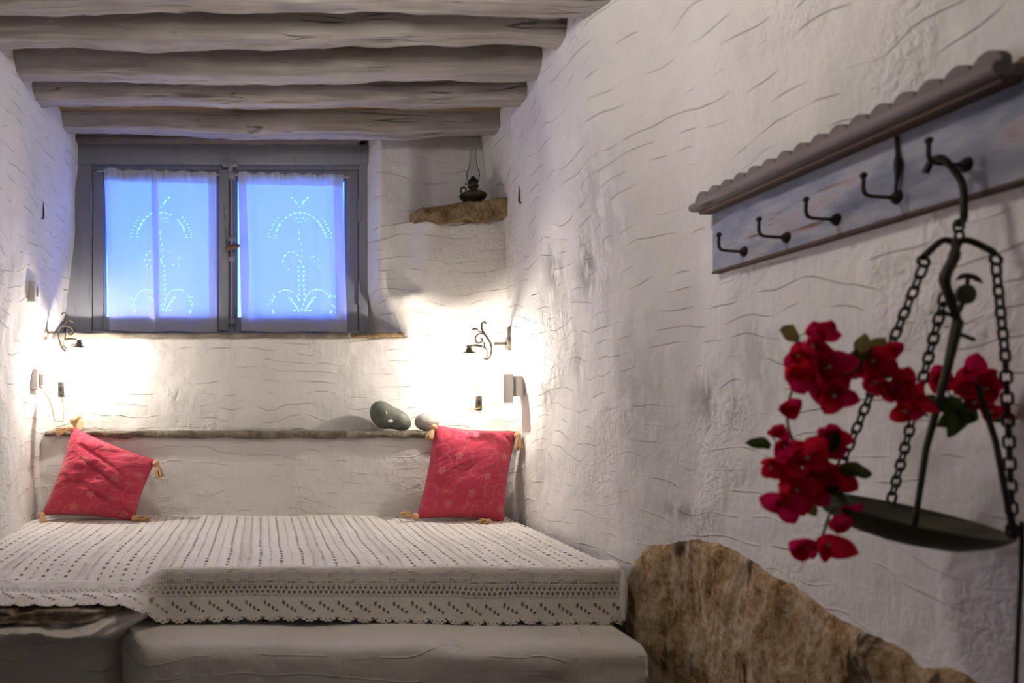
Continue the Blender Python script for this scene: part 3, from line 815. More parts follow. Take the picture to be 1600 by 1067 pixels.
# ---------------------------------------------------------------- cushions
def motif_print(n, seed, size=.40):
    r = np.random.default_rng(seed)
    u = np.linspace(0, size, n); U, V = np.meshgrid(u, u); D = np.full(U.shape, 9.0)
    fill = np.zeros(U.shape)
    cells = [(i, j) for i in range(5) for j in range(5)]
    for (i, j) in cells:
        cx, cy = (i + .5 + r.uniform(-.2, .2)) * size / 5, (j + .5 + r.uniform(-.2, .2)) * size / 5
        k = (i + 2 * j) % 3; a0 = r.uniform(0, 6.28); sg = r.choice([-1, 1])
        if k == 0:        # scroll
            t = np.linspace(0.2, 1, 40); rad = .040 * t; an = a0 + sg * t * 8.5
            pts = np.stack([cx + rad * np.cos(an), cy + rad * np.sin(an)], 1)
            tl = pts[-1] + np.outer(np.linspace(0, 1, 12), np.array([-sg * math.sin(an[-1]), sg * math.cos(an[-1])])) * .06
            pts = np.vstack([pts, tl]); D = np.minimum(D, dist_poly(U, V, pts) / 1.0)
        elif k == 1:      # five-petal flower
            for p in range(5):
                a = a0 + p * 2 * PI / 5; px, py = cx + .011 * math.cos(a), cy + .011 * math.sin(a)
                du, dv = U - px, V - py; q = ((du * math.cos(a) + dv * math.sin(a)) / .0095) ** 2 + ((-du * math.sin(a) + dv * math.cos(a)) / .0065) ** 2
                fill = np.maximum(fill, np.clip(1.5 - q, 0, 1) * .8)
            pts = [(cx + .012 * math.cos(a0) + t * .07 * math.cos(a0 + t * 1.8), cy + .012 * math.sin(a0) + t * .07 * math.sin(a0 + t * 1.8)) for t in np.linspace(0, 1, 12)]
            D = np.minimum(D, dist_poly(U, V, pts))
        else:             # sprig of little leaves
            for q_ in range(9):
                t = q_ / 9; lx, ly = cx + (t - .5) * .055 * math.cos(a0), cy + (t - .5) * .055 * math.sin(a0)
                a = a0 + (1 if q_ % 2 else -1) * .9; lx += .007 * math.cos(a); ly += .007 * math.sin(a)
                du, dv = U - lx, V - ly; q = ((du * math.cos(a) + dv * math.sin(a)) / .006) ** 2 + ((-du * math.sin(a) + dv * math.cos(a)) / .003) ** 2
                fill = np.maximum(fill, np.clip(1.5 - q, 0, 1) * .7)
    line = np.clip(1.6 - D / .0011, 0, 1)
    return np.maximum(line, fill)
def tassel(parent, at, direction, seed, scale=1.0):
    r = np.random.default_rng(seed); at = np.array(at, float); dd = np.array(direction, float); dd /= np.linalg.norm(dd)
    m = MB()
    a = np.array([0, 1.0, 0]); u = np.cross(dd, a); u /= np.linalg.norm(u); q = np.cross(dd, u)
    m.ball(at + dd * .006, .0115 * scale, 9)
    for k in range(38):
        an = r.uniform(0, 6.28); sp_ = r.uniform(.2, 1)
        o_ = (u * math.cos(an) + q * math.sin(an)) * sp_
        L = r.uniform(.032, .042) * scale
        pts = [at + dd * .004 + o_ * .006, at + dd * .014 * scale + o_ * .0085, at + dd * (.014 * scale + L * .5) + o_ * .013 * scale, at + dd * (.014 * scale + L) + o_ * .0155 * scale + r.normal(0, .0015, 3)]
        m.tube(spline(pts, 6), .0017, 4)
    m.lathe([(.0085, -.0025), (.0100, 0), (.0085, .0025)], at + dd * .015 * scale, 12, np.stack([u, q, dd], 1))
    return m.build('tassel', M['cotton_cord'], parent)
def cushion(name_label, TL, TR, BR, BL, seed, thick, tassels, wr, bend):
    n = 170
    u = np.linspace(0, 1, n); U, V = np.meshgrid(u, u)         # V up
    a, b_ = U * 2 - 1, V * 2 - 1
    # edges bow inwards between the pointed corners
    Ub = 0.5 + a / 2 * (1 - 0.055 * (1 - b_ ** 2)); Vb = 0.5 + b_ / 2 * (1 - 0.055 * (1 - a ** 2))
    B = TL * (Vb * (1 - Ub))[..., None] + TR * (Vb * Ub)[..., None] + BL * ((1 - Vb) * (1 - Ub))[..., None] + BR * ((1 - Vb) * Ub)[..., None]
    nrm = np.cross(TR - BL, TL - BR); nrm /= np.linalg.norm(nrm)
    if nrm[1] > 0: nrm = -nrm
    prof = (np.clip(1 - np.abs(a) ** 2.4, 0, 1) * np.clip(1 - np.abs(b_) ** 2.4, 0, 1)) ** 0.5
    # creases
    wk = wr * (fbm(U * 3.0 + V * 1.5, V * 8 - U * 4, seed, 4)) * prof ** .5 + 0.0045 * fbm(U * 9, V * 9, seed + 3, 3) * (1 - prof)
    for (cu, cv, ang, ln, wd, dp) in bend:
        du, dv = U - cu, V - cv; s_ = du * math.cos(ang) + dv * math.sin(ang); t_ = -du * math.sin(ang) + dv * math.cos(ang) + .25 * s_ ** 2
        wk = wk - dp * np.exp(-(t_ / wd) ** 2 - (s_ / ln) ** 2)
    root = empty('cushion', tuple((BL + BR) / 2)); tag(root, name_label, 'cushion', 'red cushions on the bed')
    pr = motif_print(n, seed)
    Fv = B + nrm * (thick * prof + wk * np.minimum(prof * 3, 1))[..., None]
    Bv = B - nrm * (thick * .75 * prof)[..., None]
    # weld into one closed cover
    fi = np.arange(n * n).reshape(n, n); bi = fi + n * n
    bi = bi.copy(); e = np.zeros((n, n), bool); e[0] = e[-1] = True; e[:, 0] = e[:, -1] = True
    bi[e] = fi[e]
    q1 = np.stack([fi[:-1, :-1], fi[:-1, 1:], fi[1:, 1:], fi[1:, :-1]], -1).reshape(-1, 4)
    q2 = np.stack([bi[:-1, :-1], bi[1:, :-1], bi[1:, 1:], bi[:-1, 1:]], -1).reshape(-1, 4)
    vv = np.vstack([Fv.reshape(-1, 3), Bv.reshape(-1, 3)]); fc = np.vstack([q1, q2])
    keep = np.zeros(len(vv), bool); keep[fc.ravel()] = True; idx = np.cumsum(keep) - 1
    me = bpy.data.meshes.new('cushion_cover'); vv2 = vv[keep]; fc = idx[fc]
    me.from_pydata(vv2.tolist(), [], fc.tolist()); me.polygons.foreach_set('use_smooth', [True] * len(me.polygons))
    at = me.attributes.new('print', 'FLOAT', 'POINT'); at.data.foreach_set('value', np.concatenate([pr.ravel(), pr.ravel()])[keep].astype(np.float32))
    link('cushion_cover', me, M['cushion'], root)
    # piped seam
    loop = np.concatenate([B[0, ::6], B[::6, -1], B[-1, ::-6], B[::-6, 0]])
    MB().tube(list(loop), .0028, 6).build('seam_piping', M['cushion'], root)
    for (p, d_, s_) in tassels: tassel(root, p, d_, s_ + seed, 1.3)
    return root
TL, TR, BR, BL = P(114, 667, 3.20), P(243, 719, 3.185), P(209, 813, 3.11), P(66, 803, 3.11)
cushion('red printed cushion tilted on one corner against the left wall', TL, TR, BR, BL, 21, .088,
        [(TL + [-.004, -.010, -.002], (-.75, -.35, -.25), 1), (TR + [.002, -.010, -.006], (.35, -.35, -1), 2), (BR + [0, -.015, .010], (1, -.25, .05), 3), (BL + [.003, -.02, .002], (.25, -.5, -.35), 4)], .012,
        [(.45, .75, -.35, .25, .03, .017), (.55, .55, -.45, .3, .025, .017), (.6, .28, -.4, .3, .03, .018), (.75, .15, -.6, .2, .03, .014), (.3, .4, -.2, .25, .03, .011)])
TL, TR, BR, BL = P(680, 664, 3.19), P(806, 674, 3.19), P(786, 815, 3.10), P(652, 809, 3.10)
cushion('red printed cushion standing upright in the right corner of the bed', TL, TR, BR, BL, 34, .072,
        [(TL + [-.004, -.005, -.004], (-.35, -.3, -.7), 1), (BL + [-.004, -.01, .008], (-.9, -.3, .15), 2), (BR + [-.07, -.035, .006], (-.5, -.6, .05), 3), (TR + [.0, -.02, -.01], (-.1, -.5, -1), 4)], .003,
        [(.5, .55, .3, .3, .08, .004), (.9, .9, -.7, .1, .02, .006)])

# ---------------------------------------------------------------- wall lamps
def circle_arc(c, r, a0, a1, n=14): return [(c[0] + r * math.cos(a), c[1] + r * math.sin(a)) for a in np.linspace(a0, a1, n)]
def wall_lamp(label, side, Y, wallx, pts, power):
    """scrolling bracket drawn in the XZ plane at depth Y; pts in photo pixels"""
    q = lambda px, py, dy=0.0: P(px, py, Y) + np.array([0, dy, 0])
    root = empty('wall_lamp', tuple(q(*pts['mount']))); tag(root, label, 'lamp', 'scrolled bronze wall lamps beside the bed')
    m = q(*pts['mount'])
    wallx = float((XR if side > 0 else XL)(np.array(Y), np.array(m[2]))) - side * .002
    # rose plate and stalk
    ax = np.array([[0, 0, 1.0], [0, 1, 0], [-1, 0, 0]]) if side > 0 else np.array([[0, 0, 1.0], [0, 1, 0], [1, 0, 0]])
    MB().lathe([(.001, .012), (.012, .012), (.020, .006), (.026, 0), (.026, -.012), (.001, -.012)], (wallx, Y, m[2]), 20, ax).build('wall_rose', M['verdigris'], root)
    MB().tube([(wallx, Y, m[2]), m], .006, 8).build('stalk', M['verdigris'], root)
    pl = m[2]; MB().box(wallx - .008, wallx + .008, Y - .012, Y + .012, pl - .030, pl + .072, .004).build('wall_bar', M['verdigris'], root)
    for cv, r0 in pts['scrolls']:
        sp_ = spline([q(*p) for p in cv], 34); rad = [r0 * (0.62 + 0.38 * math.sin(PI * min(1, max(0, t)))) for t in np.linspace(0, 1, 34)]
        MB().tube(sp_, rad, 8).build('scroll', M['verdigris'], root)
    lf = q(*pts['leaf']); d_ = pts['leafdir']
    V = []
    for t in np.linspace(0, 1, 7):
        wd = .011 * math.sin(PI * t) ** .8 + .0005
        for k in (-1, -.5, 0, .5, 1): V.append(lf + np.array([d_[0] * t, k * wd, d_[1] * t + abs(k) * wd * .7]))
    lo = mesh('leaf', V, grid_faces(7, 5), M['verdigris'], root); sm = lo.modifiers.new('thick', 'SOLIDIFY'); sm.thickness = .002
    s = q(*pts['shade'])
    MB().lathe([(.001, .030), (.010, .030), (.012, .022), (.009, .019), (.015, .013), (.017, .010), (.011, .009), (.018, .003), (.032, -.004), (.033, -.006), (.0315, -.0055), (.016, .001), (.010, .004), (.001, .004)], s, 28).build('lamp_shade', M['verdigris'], root)
    MB().lathe([(.009, .004), (.009, -.006), (.008, -.007)], s, 14).build('bulb_socket', M['plastic'], root)
    bl = MB().ball(s + [0, 0, -.022], .0085, 10, (1, 1, 1.9)).build('bulb', M['bulb'], root)
    l = point('wall_lamp_light', tuple(s + [0, 0, -.050]), power, LAMP_COLOR, .010); l.parent = root; l.matrix_parent_inverse = Matrix.Translation(root.location).inverted()
    # cord with in-line switch
    for k, cp in enumerate(pts['cords']):
        MB().tube(spline([q(a, c_, dy) for (a, c_, dy) in cp], 30), .0021, 6).build('cord', M['cord'], root)
    a, c_ = pts['switch']; sw = q(a, c_)
    so = MB().box(sw[0] - .015, sw[0] + .015, sw[1] - .010, sw[1] + .010, sw[2] - .034, sw[2] + .034, .008).build('cord_switch', M['greyplastic'], root)
    MB().box(sw[0] - .005, sw[0] + .005, sw[1] - .013, sw[1] - .008, sw[2] - .009, sw[2] + .011, .002).build('rocker', M['darkplastic'], so)
    for dz in (-.024, .024): MB().box(sw[0] - .003, sw[0] + .003, sw[1] - .012, sw[1] - .009, sw[2] + dz - .003, sw[2] + dz + .003, .001).build('screw', M['darkplastic'], so)
    return root
# left lamp (crop scale: px = 40 + x/4.85, py = 470 + y/4.85)
cl = lambda x, y: (40 + x / 4.85, 470 + y / 4.85)
wall_lamp('bronze scrolled wall lamp on the left wall beside the tilted cushion', -1, 3.15, None, {
    'mount': cl(215, 238),
    'scrolls': [([cl(240, 238), cl(252, 290), cl(275, 350), cl(305, 380), cl(325, 368)], .0052),
                ([cl(248, 245), cl(262, 205), cl(300, 188), cl(345, 200), cl(362, 230), cl(345, 252), cl(322, 245), cl(318, 225), cl(332, 216)], .0045),
                ([cl(268, 205), cl(300, 170), cl(318, 130), cl(305, 95), cl(280, 90), cl(275, 105)], .0035),
                ([cl(318, 366), cl(290, 340), cl(290, 300), cl(330, 285), cl(385, 290)], .0050),
                ([cl(330, 365), cl(350, 335), cl(375, 318)], .0028),
                ([cl(300, 235), cl(300, 265), cl(292, 300)], .003)],
    'leaf': cl(320, 150), 'leafdir': (.034, -.008), 'shade': cl(405, 345),
    'cords': [[(*cl(385, 318), 0), (*cl(320, 380), .01), (*cl(275, 440), .02), (*cl(272, 520), .01), (*cl(272, 612), 0)], [(*cl(275, 725), 0), (*cl(285, 800), 0), (*cl(280, 895), .01), (*cl(270, 910), .01), (*cl(225, 910), .01), (*cl(212, 890), .01), (*cl(190, 790), .01), (*cl(150, 700), 0), (*cl(120, 640), -.02)]],
    'switch': cl(272, 668)}, LAMP_POWER)
cr_ = lambda x, y: (690 + x / 5.335, 480 + y / 5.335)
wall_lamp('bronze scrolled wall lamp on the right wall above the upright cushion', 1, 3.15, None, {
    'mount': cr_(440, 300),
    'scrolls': [([cr_(372, 138), cr_(362, 122), cr_(338, 130), cr_(335, 175), cr_(370, 235), cr_(408, 300), cr_(416, 360), cr_(400, 415), cr_(370, 432), cr_(342, 425), cr_(334, 408)], .0048),
                ([cr_(372, 235), cr_(330, 215), cr_(290, 235), cr_(282, 270), cr_(305, 295), cr_(338, 280), cr_(335, 258), cr_(322, 256)], .0042),
                ([cr_(352, 285), cr_(360, 330), cr_(382, 380), cr_(372, 425)], .0042),
                ([cr_(372, 345), cr_(330, 325), cr_(285, 315), cr_(235, 318)], .0055),
                ([cr_(355, 215), cr_(330, 200), cr_(305, 200)], .003)],
    'leaf': cr_(312, 190), 'leafdir': (-.034, .004), 'shade': cr_(230, 372),
    'cords': [[(*cr_(262, 330), 0), (*cr_(280, 360), -.004), (*cr_(288, 420), 0), (*cr_(298, 560), .005), (*cr_(305, 735), 0)], [(*cr_(308, 850), 0), (*cr_(260, 842), -.01), (*cr_(212, 842), -.01), (*cr_(260, 846), -.012), (*cr_(330, 835), -.012), (*cr_(400, 805), -.01), (*cr_(495, 782), 0)], [(*cr_(262, 846), -.01), (*cr_(295, 862), -.012), (*cr_(318, 878), -.012)]],
    'switch': cr_(308, 795)}, LAMP_POWER)

# sockets and switch box
o = empty('wall_socket', (1.10, 3.16, CAMZ + .08)); tag(o, 'ivory plug adapter in the socket on the right wall beside lamp', 'socket')
Yk = 3.13
MB().box(xpx(783, Yk), xpx(799, Yk), Yk - .03, Yk + .03, zpx(629, Yk), zpx(584, Yk), .004).build('plug_adapter', M['plastic'], o)
MB().box(xpx(798, Yk), xpx(803, Yk), Yk - .018, Yk + .018, zpx(612, Yk), zpx(596, Yk), .003).build('plug_neck', M['plastic'], o)
MB().box(xpx(801.5, Yk), xpx(813, Yk), Yk - .04, Yk + .04, zpx(619, Yk), zpx(587, Yk), .004).build('socket_plate', M['plastic'], o)
o = empty('wall_socket', (-1.0, 3.16, CAMZ + .12)); tag(o, 'small ivory socket with plug low on the left wall', 'socket')
Yk = 3.12
MB().box(xpx(48, Yk), xpx(63, Yk), Yk - .04, Yk + .04, zpx(608, Yk), zpx(576, Yk), .004).build('socket_plate', M['plastic'], o)
MB().box(xpx(63, Yk) - .001, xpx(70, Yk), Yk - .02, Yk + .02, zpx(601, Yk), zpx(584, Yk), .004).build('plug', M['plastic'], o)
o = empty('light_switch', (-.95, 3.0, CAMZ + .45)); tag(o, 'ivory light switch box higher on the left wall', 'switch')
Yk = 2.95; xw = float(XL(np.array(Yk), np.array(zpx(457, Yk))))
MB().box(xw - .02, xw + .022, Yk - .04, Yk + .04, zpx(473, Yk), zpx(441, Yk), .004).build('switch_box', M['plastic'], o)
MB().box(xw + .020, xw + .028, Yk - .014, Yk + .014, zpx(464, Yk), zpx(450, Yk), .002).build('rocker', M['plastic'], o)
# little nails
for lab, Yk, xx, py0, py1, sgn in (('small black iron nail high on the left wall', 3.0, None, 316, 343, 1), ('small black iron nail on the right wall beside the corner shelf', 3.05, None, 289, 318, -1)):
    z0, z1 = zpx(py1, Yk), zpx(py0, Yk)
    xx = float((XL if sgn > 0 else XR)(np.array(Yk), np.array((z0 + z1) / 2)))
    o = MB().tube([(xx - sgn * .02, Yk, z0 + .01), (xx + sgn * .002, Yk, z0 + .004), (xx + sgn * .005, Yk, z0 + .015), (xx + sgn * .004, Yk, z1)], [.003, .0035, .004, .002], 6).build('wall_nail', M['iron'])
    tag(o, lab, 'nail')

# ---------------------------------------------------------------- stones on the ledge
LT = CAMZ - .105
def blob(name, c, rad, mat, fn=None, n=40, parent=None):
    th, ph = np.meshgrid(np.linspace(0, PI, n), np.linspace(0, 2 * PI, n * 2 + 1))
    x, y, z = np.sin(th) * np.cos(ph), np.sin(th) * np.sin(ph), np.cos(th)
    k = 1 + 0.03 * fbm(x * 1.5, y * 1.5, z * 1.5, 3)
    V = np.stack([x * rad[0] * k, y * rad[1] * k, z * rad[2] * k], -1)
    if fn is not None: V = fn(V)
    V = V + np.array(c)
    return mesh(name, V.reshape(-1, 3), grid_faces(*V.shape[:2]), mat, parent)
ks = empty('kidney_stone', (xpx(610, 3.28), 3.28, LT)); tag(ks, 'dark green kidney-shaped beach stone with pale quartz spots on the ledge', 'stone')
def two_lobe():
    k = 3.285 / F; o0 = np.array([xpx(607, 3.285), 3.285, CAMZ + (635 - 656) * k])
    th, ph = np.meshgrid(np.linspace(0, PI, 64), np.linspace(0, 2 * PI, 129))
    D = np.stack([np.sin(th) * np.cos(ph), np.sin(th) * np.sin(ph), np.cos(th)], -1)
    def sd(p, cx, cy, a, b_, c_, ang):
        q = p - np.array([(cx - 607) * k, 0, (656 - cy) * k]); cs, sn = math.cos(ang), math.sin(ang)
        u = q[..., 0] * cs + q[..., 2] * sn; v = -q[..., 0] * sn + q[..., 2] * cs
        r = np.sqrt((u / (a * k)) ** 2 + (q[..., 1] / (c_ * k)) ** 2 + (v / (b_ * k)) ** 2)
        return (r - 1) * min(a, b_, c_) * k
    lo = np.zeros(th.shape); hi = np.full(th.shape, .12)
    for _ in range(40):
        t = (lo + hi) / 2; p = D * t[..., None]
        d1 = sd(p, 597.5, 650.0, 23, 18.5, 14, -1.05); d2 = sd(p, 620, 657.0, 24, 15.5, 13, -.50)
        kk = .020; h_ = np.clip(.5 + .5 * (d2 - d1) / kk, 0, 1); d_ = d2 + (d1 - d2) * h_ - kk * h_ * (1 - h_)
        lo = np.where(d_ < 0, t, lo); hi = np.where(d_ < 0, hi, t)
    V = o0 + D * ((lo + hi) / 2)[..., None]
    return mesh('stone_body', V.reshape(-1, 3), grid_faces(*V.shape[:2]), M['greenstone'], ks)
kb = two_lobe()
zmin = min(v.co.z for v in kb.data.vertices)
for v in kb.data.vertices: v.co.z += LT - .002 - zmin
def on_stone(px, py):
    best = None
    for v in kb.data.vertices:
        q = v.co; a = 410 + q.x * F / q.y; b2 = 635 - (q.z - CAMZ) * F / q.y
        if q.y < 3.285:
            e = (a - px) ** 2 + (b2 - py) ** 2
            if best is None or e < best[0]: best = (e, q.copy())
    return np.array(best[1])
for (px, py, rx, rz) in ((609.5, 657.5, .012, .0080), (603.5, 644.5, .0035, .0085)):
    c = on_stone(px, py); blob('quartz_spot', c, (rx, .0035, rz), M['quartz'], n=16, parent=ks)
o = blob('beach_pebble', (xpx(667, 3.28), 3.285, LT + .038), (.053, .040, .041), M['greystone'])
tag(o, 'grey oval beach pebble on the ledge beside the upright cushion', 'stone')
# shell
th = np.linspace(0, 9.5, 60); sh = MB()
c0 = P(117, 660, 3.29)
pts = [c0 + np.array([-.024 + .040 * (t / 9.5), .026 * (t / 9.5) * math.sin(t), .026 * (t / 9.5) * math.cos(t) * .9]) for t in th]
sh.tube(pts, [.004 + .021 * (t / 9.5) for t in th], 10)
o = sh.build('sea_shell', M['shell']); tag(o, 'cream coiled sea shell on the ledge behind the tilted cushion', 'shell')
zmin = min(v.co.z for v in o.data.vertices)
for v in o.data.vertices: v.co.z += LT - .003 - zmin

# ---------------------------------------------------------------- coat rack
RX = 1.176
rk = empty('coat_rack', (RX, 1.4, CAMZ + .34)); tag(rk, 'weathered blue grey wooden coat rack with scalloped shelf and iron hooks', 'coat rack')
z0, z1 = CAMZ + .340, CAMZ + .502
MB().box(RX - .024, RX + .002, 0.93, 1.885, z0 + .006, z1, .003).build('back_board', M['rack'], rk)
MB().box(RX - .025, RX + .001, 0.929, 1.886, z0, z0 + .0065, .002).build('bottom_edge', M['rackedge'], rk)
MB().box(RX - .062, RX, 1.115, 1.905, z1, z1 + .020, .003).build('shelf', M['rackwood'], rk)
MB().tube([(RX - .062, 1.113, z1 + .012), (RX - .062, 1.907, z1 + .012)], .011, 10).build('moulding', M['rackwood'], rk)
MB().box(RX - .056, RX - .024, 1.115, 1.89, z1 - .010, z1 + .002, .003).build('cove', M['rackedge'], rk)
# scalloped crest
n = 16; yy = np.linspace(1.115, 1.905, n * 10 + 1)
top = z1 + .030 + .018 * np.abs(np.sin((yy - 1.115) / (1.905 - 1.115) * n * PI)) ** .7
m = MB(); vv = []
for y, t in zip(yy, top): vv += [(RX - .056, y, z1 + .016), (RX - .056, y, t), (RX - .040, y, t), (RX - .040, y, z1 + .016)]
ff = []
for i in range(len(yy) - 1):
    for k in range(4): ff.append((i * 4 + k, i * 4 + (k + 1) % 4, i * 4 + 4 + (k + 1) % 4, i * 4 + 4 + k))
ff += [(3, 2, 1, 0), tuple(len(vv) - 4 + k for k in range(4))]
m.add(vv, ff).build('scalloped_crest', M['rackwood'], rk, sharp=30)
HY = [1.759, 1.617, 1.477, 1.336, 1.205]; HZ = [.371, .372, .376, .380, .396]
hooks = []
for y, z in zip(HY, HZ):
    b0 = RX - .024; zz = CAMZ + z
    hk = MB()
    hk.tube(spline([(b0 + .004, y, zz), (b0 - .030, y, zz + .001), (b0 - .054, y, zz + .004), (b0 - .061, y, zz + .014), (b0 - .061, y, zz + .036)], 22), .0034, 8)
    hk.ball((b0 - .061, y, zz + .040), .0060, 9)
    hk.lathe([(.001, .010), (.006, .010), (.011, .004), (.013, 0), (.013, -.003)], (b0, y, zz), 12, np.array([[0, 0, -1.0], [0, 1, 0], [1, 0, 0]]))
    hk.build('hook', M['iron'], rk)
# a thin dark upright strip on the board above the fourth hook
MB().tube(spline([(RX - .030, 1.332, CAMZ + .385), (RX - .030, 1.328, CAMZ + .43), (RX - .029, 1.330, CAMZ + .455), (RX - .027, 1.334, CAMZ + .49)], 14), [.003] * 3 + [.004, .005, .006, .006, .005, .004] + [.003] * 5, 6).build('dark_upright_strip', M['iron'], rk)

# ---------------------------------------------------------------- hanging scale
PC = P(1417, 806, 1.18); PRD = .126
sc_ = empty('hanging_scale', tuple(PC)); tag(sc_, 'dark iron hanging scale with pan and chains on the coat rack hook', 'scale')
tx, ty = math.radians(-8.0), math.radians(8.0)
e1 = np.array([math.cos(tx), 0, math.sin(tx)]); e2 = np.array([0, math.cos(ty), math.sin(ty)]); e2 -= e1 * (e1 @ e2); e2 /= np.linalg.norm(e2); e3 = np.cross(e1, e2)
AX = np.stack([e1, e2, e3], 1)
R_ = PRD
MB().lathe([(.001, -.040), (R_ * .3, -.039), (R_ * .6, -.032), (R_ * .85, -.016), (R_ * .97, -.002), (R_, .002), (R_ * .99, .004), (R_ * .965, .001), (R_ * .84, -.009), (R_ * .6, -.023), (R_ * .3, -.030), (.001, -.031)], PC, 64, AX).build('pan', M['panmetal'], sc_, sharp=60)
def rim(a): return PC + R_ * .97 * (math.cos(a) * e1 + math.sin(a) * e2) + .004 * e3
hy = HY[4]; htop = np.array([RX - .024 - .046, hy, CAMZ + HZ[4] + .004])
crown = P(1491, 378, 1.165)
# suspension hook over the rack's last hook
MB().tube(spline([htop + [-.004, .018, -.012], htop + [0, .012, .006], htop + [.002, 0, .008], htop + [.004, -.012, -.004], P(1503, 285, 1.185), P(1506, 325, 1.18), P(1505, 343, 1.18), P(1499, 350, 1.178), P(1497, 342, 1.178)], 40), .0052, 8).build('suspension_hook', M['iron'], sc_)
def link_mesh(L, w_, r):
    pts = []
    for t in np.linspace(0, 2 * PI, 21)[:-1]:
        pts.append((w_ * math.cos(t), 0, (L / 2 - w_) * (1 if math.sin(t) > 0 else -1) * (1 if abs(math.sin(t)) > .05 else 0) + w_ * math.sin(t)))
    pts.append(pts[0])
    m = MB().tube(pts, r, 6, cap=False); me = bpy.data.meshes.new('chain_link'); me.from_pydata(m.v, [], m.f)
    me.polygons.foreach_set('use_smooth', [True] * len(me.polygons)); me.materials.append(M['iron']); return me
LM = link_mesh(.021, .0062, .0021)
ninv = Matrix.Translation(sc_.location).inverted()
def chain(path, phase=0, pitch=.0165):
    path = np.array(path); seg = np.linalg.norm(np.diff(path, axis=0), axis=1); cum = np.concatenate([[0], np.cumsum(seg)])
    n = max(2, int(round(cum[-1] / pitch)))
    for i in range(n):
        s = (i + .5) * cum[-1] / n
        p = np.array([np.interp(s, cum, path[:, k]) for k in range(3)])
        p2 = np.array([np.interp(min(cum[-1], s + .004), cum, path[:, k]) for k in range(3)]); p1 = np.array([np.interp(max(0, s - .004), cum, path[:, k]) for k in range(3)])
        t = Vector(p2 - p1).normalized()
        qn = t.to_track_quat('Z', 'Y').to_matrix() @ Matrix.Rotation(PI / 2 * (i % 2) + .35 + phase, 3, 'Z')
        o = bpy.data.objects.new('chain_link', LM); COL.objects.link(o); o.parent = sc_
        o.matrix_basis = Matrix.Identity(4)
        mw = qn.to_4x4(); mw.translation = Vector(p)
        o.matrix_parent_inverse = ninv; o.matrix_basis = mw
armL, armR, armF = P(1443, 402, 1.145), P(1556, 399, 1.145), P(1476, 445, 1.125)
MB().tube(spline([crown, crown * .6 + armL * .4 + [0, 0, .012], armL * .8 + crown * .2 + [-.006, 0, .000], armL], 18), [.004, .004] + [.0052] * 16, 8).build('crown_arm', M['iron'], sc_)
MB().tube(spline([crown, crown * .65 + armR * .35 + [0, 0, .010], crown * .25 + armR * .75 + [.006, 0, .004], armR], 18), [.0052] * 16 + [.004, .004], 8).build('crown_arm', M['iron'], sc_)
MB().tube(spline([crown + [-.010, -.01, .002], crown * .5 + armF * .5 + [-.004, -.012, .008], armF + [0, 0, .01], P(1486, 470, 1.125), P(1496, 500, 1.13)], 22), [.005] * 4 + [.0075] * 8 + [.0065] * 6 + [.0055] * 4, 8).build('beam_shackle', M['iron'], sc_)
for c in (armL, armR):
    ring = [c + .0085 * np.array([math.cos(t), .2 * math.sin(t), math.sin(t)]) + [0, 0, -.006] for t in np.linspace(0, 2 * PI, 17)]
    MB().tube(ring, .0026, 6, cap=False).build('end_ring', M['iron'], sc_)
chain([P(1497, 345, 1.178), P(1499, 368, 1.172), crown + [.004, 0, -.012]], .4)
chain([armL + [0, 0, -.014], rim(math.radians(108))])
chain([P(1477, 458, 1.13), rim(math.radians(60))], .6)
chain([armR + [0, 0, -.014], P(1571, 560, 1.135), rim(math.radians(-35))], .2)
# steelyard rod, its counter hook, disc and pins
MB().tube([P(1497, 500, 1.13), P(1478, 585, 1.135), P(1447, 700, 1.15), PC + [0, -.01, -.034]], [.0075, .0055, .0045, .004], 8).build('steelyard_rod', M['panmetal'], sc_)
MB().tube([P(1527, 600, 1.12), P(1556, 690, 1.10), rim(math.radians(-48))], .0042, 6).build('second_rod', M['iron'], sc_)
MB().tube([P(1468, 484, 1.13), P(1493, 496, 1.13)], .0028, 6).build('pin', M['iron'], sc_)
MB().tube([P(1495, 520, 1.128), P(1522, 530, 1.128)], .0030, 6).build('pin', M['iron'], sc_)
dc = P(1509, 459, 1.14)
MB().lathe([(.001, .004), (.013, .004), (.0155, .002), (.0155, -.002), (.013, -.004), (.001, -.004)], dc, 24, np.array([[1, 0, 0], [0, 0, -1.0], [0, 1, 0]])).build('poise_disc', M['panmetal'], sc_)
MB().tube(spline([P(1495, 436, 1.14), P(1507, 430, 1.14), P(1521, 432, 1.14), P(1534, 441, 1.14)], 14), [.002] * 2 + [.004] * 10 + [.002] * 2, 8).build('poise_handle', M['iron'], sc_)
MB().tube([P(1512, 433, 1.14), P(1511, 448, 1.14)], .003, 6).build('poise_neck', M['iron'], sc_)
MB().tube([P(1494, 495, 1.132), P(1503, 475, 1.138)], .004, 6).build('poise_link', M['iron'], sc_)
MB().tube(spline([P(1597, 815, 1.10), P(1596, 880, 1.10), P(1591, 980, 1.10), P(1586, 1090, 1.10)], 20), .0030, 6).build('tail_rod', M['iron'], sc_)

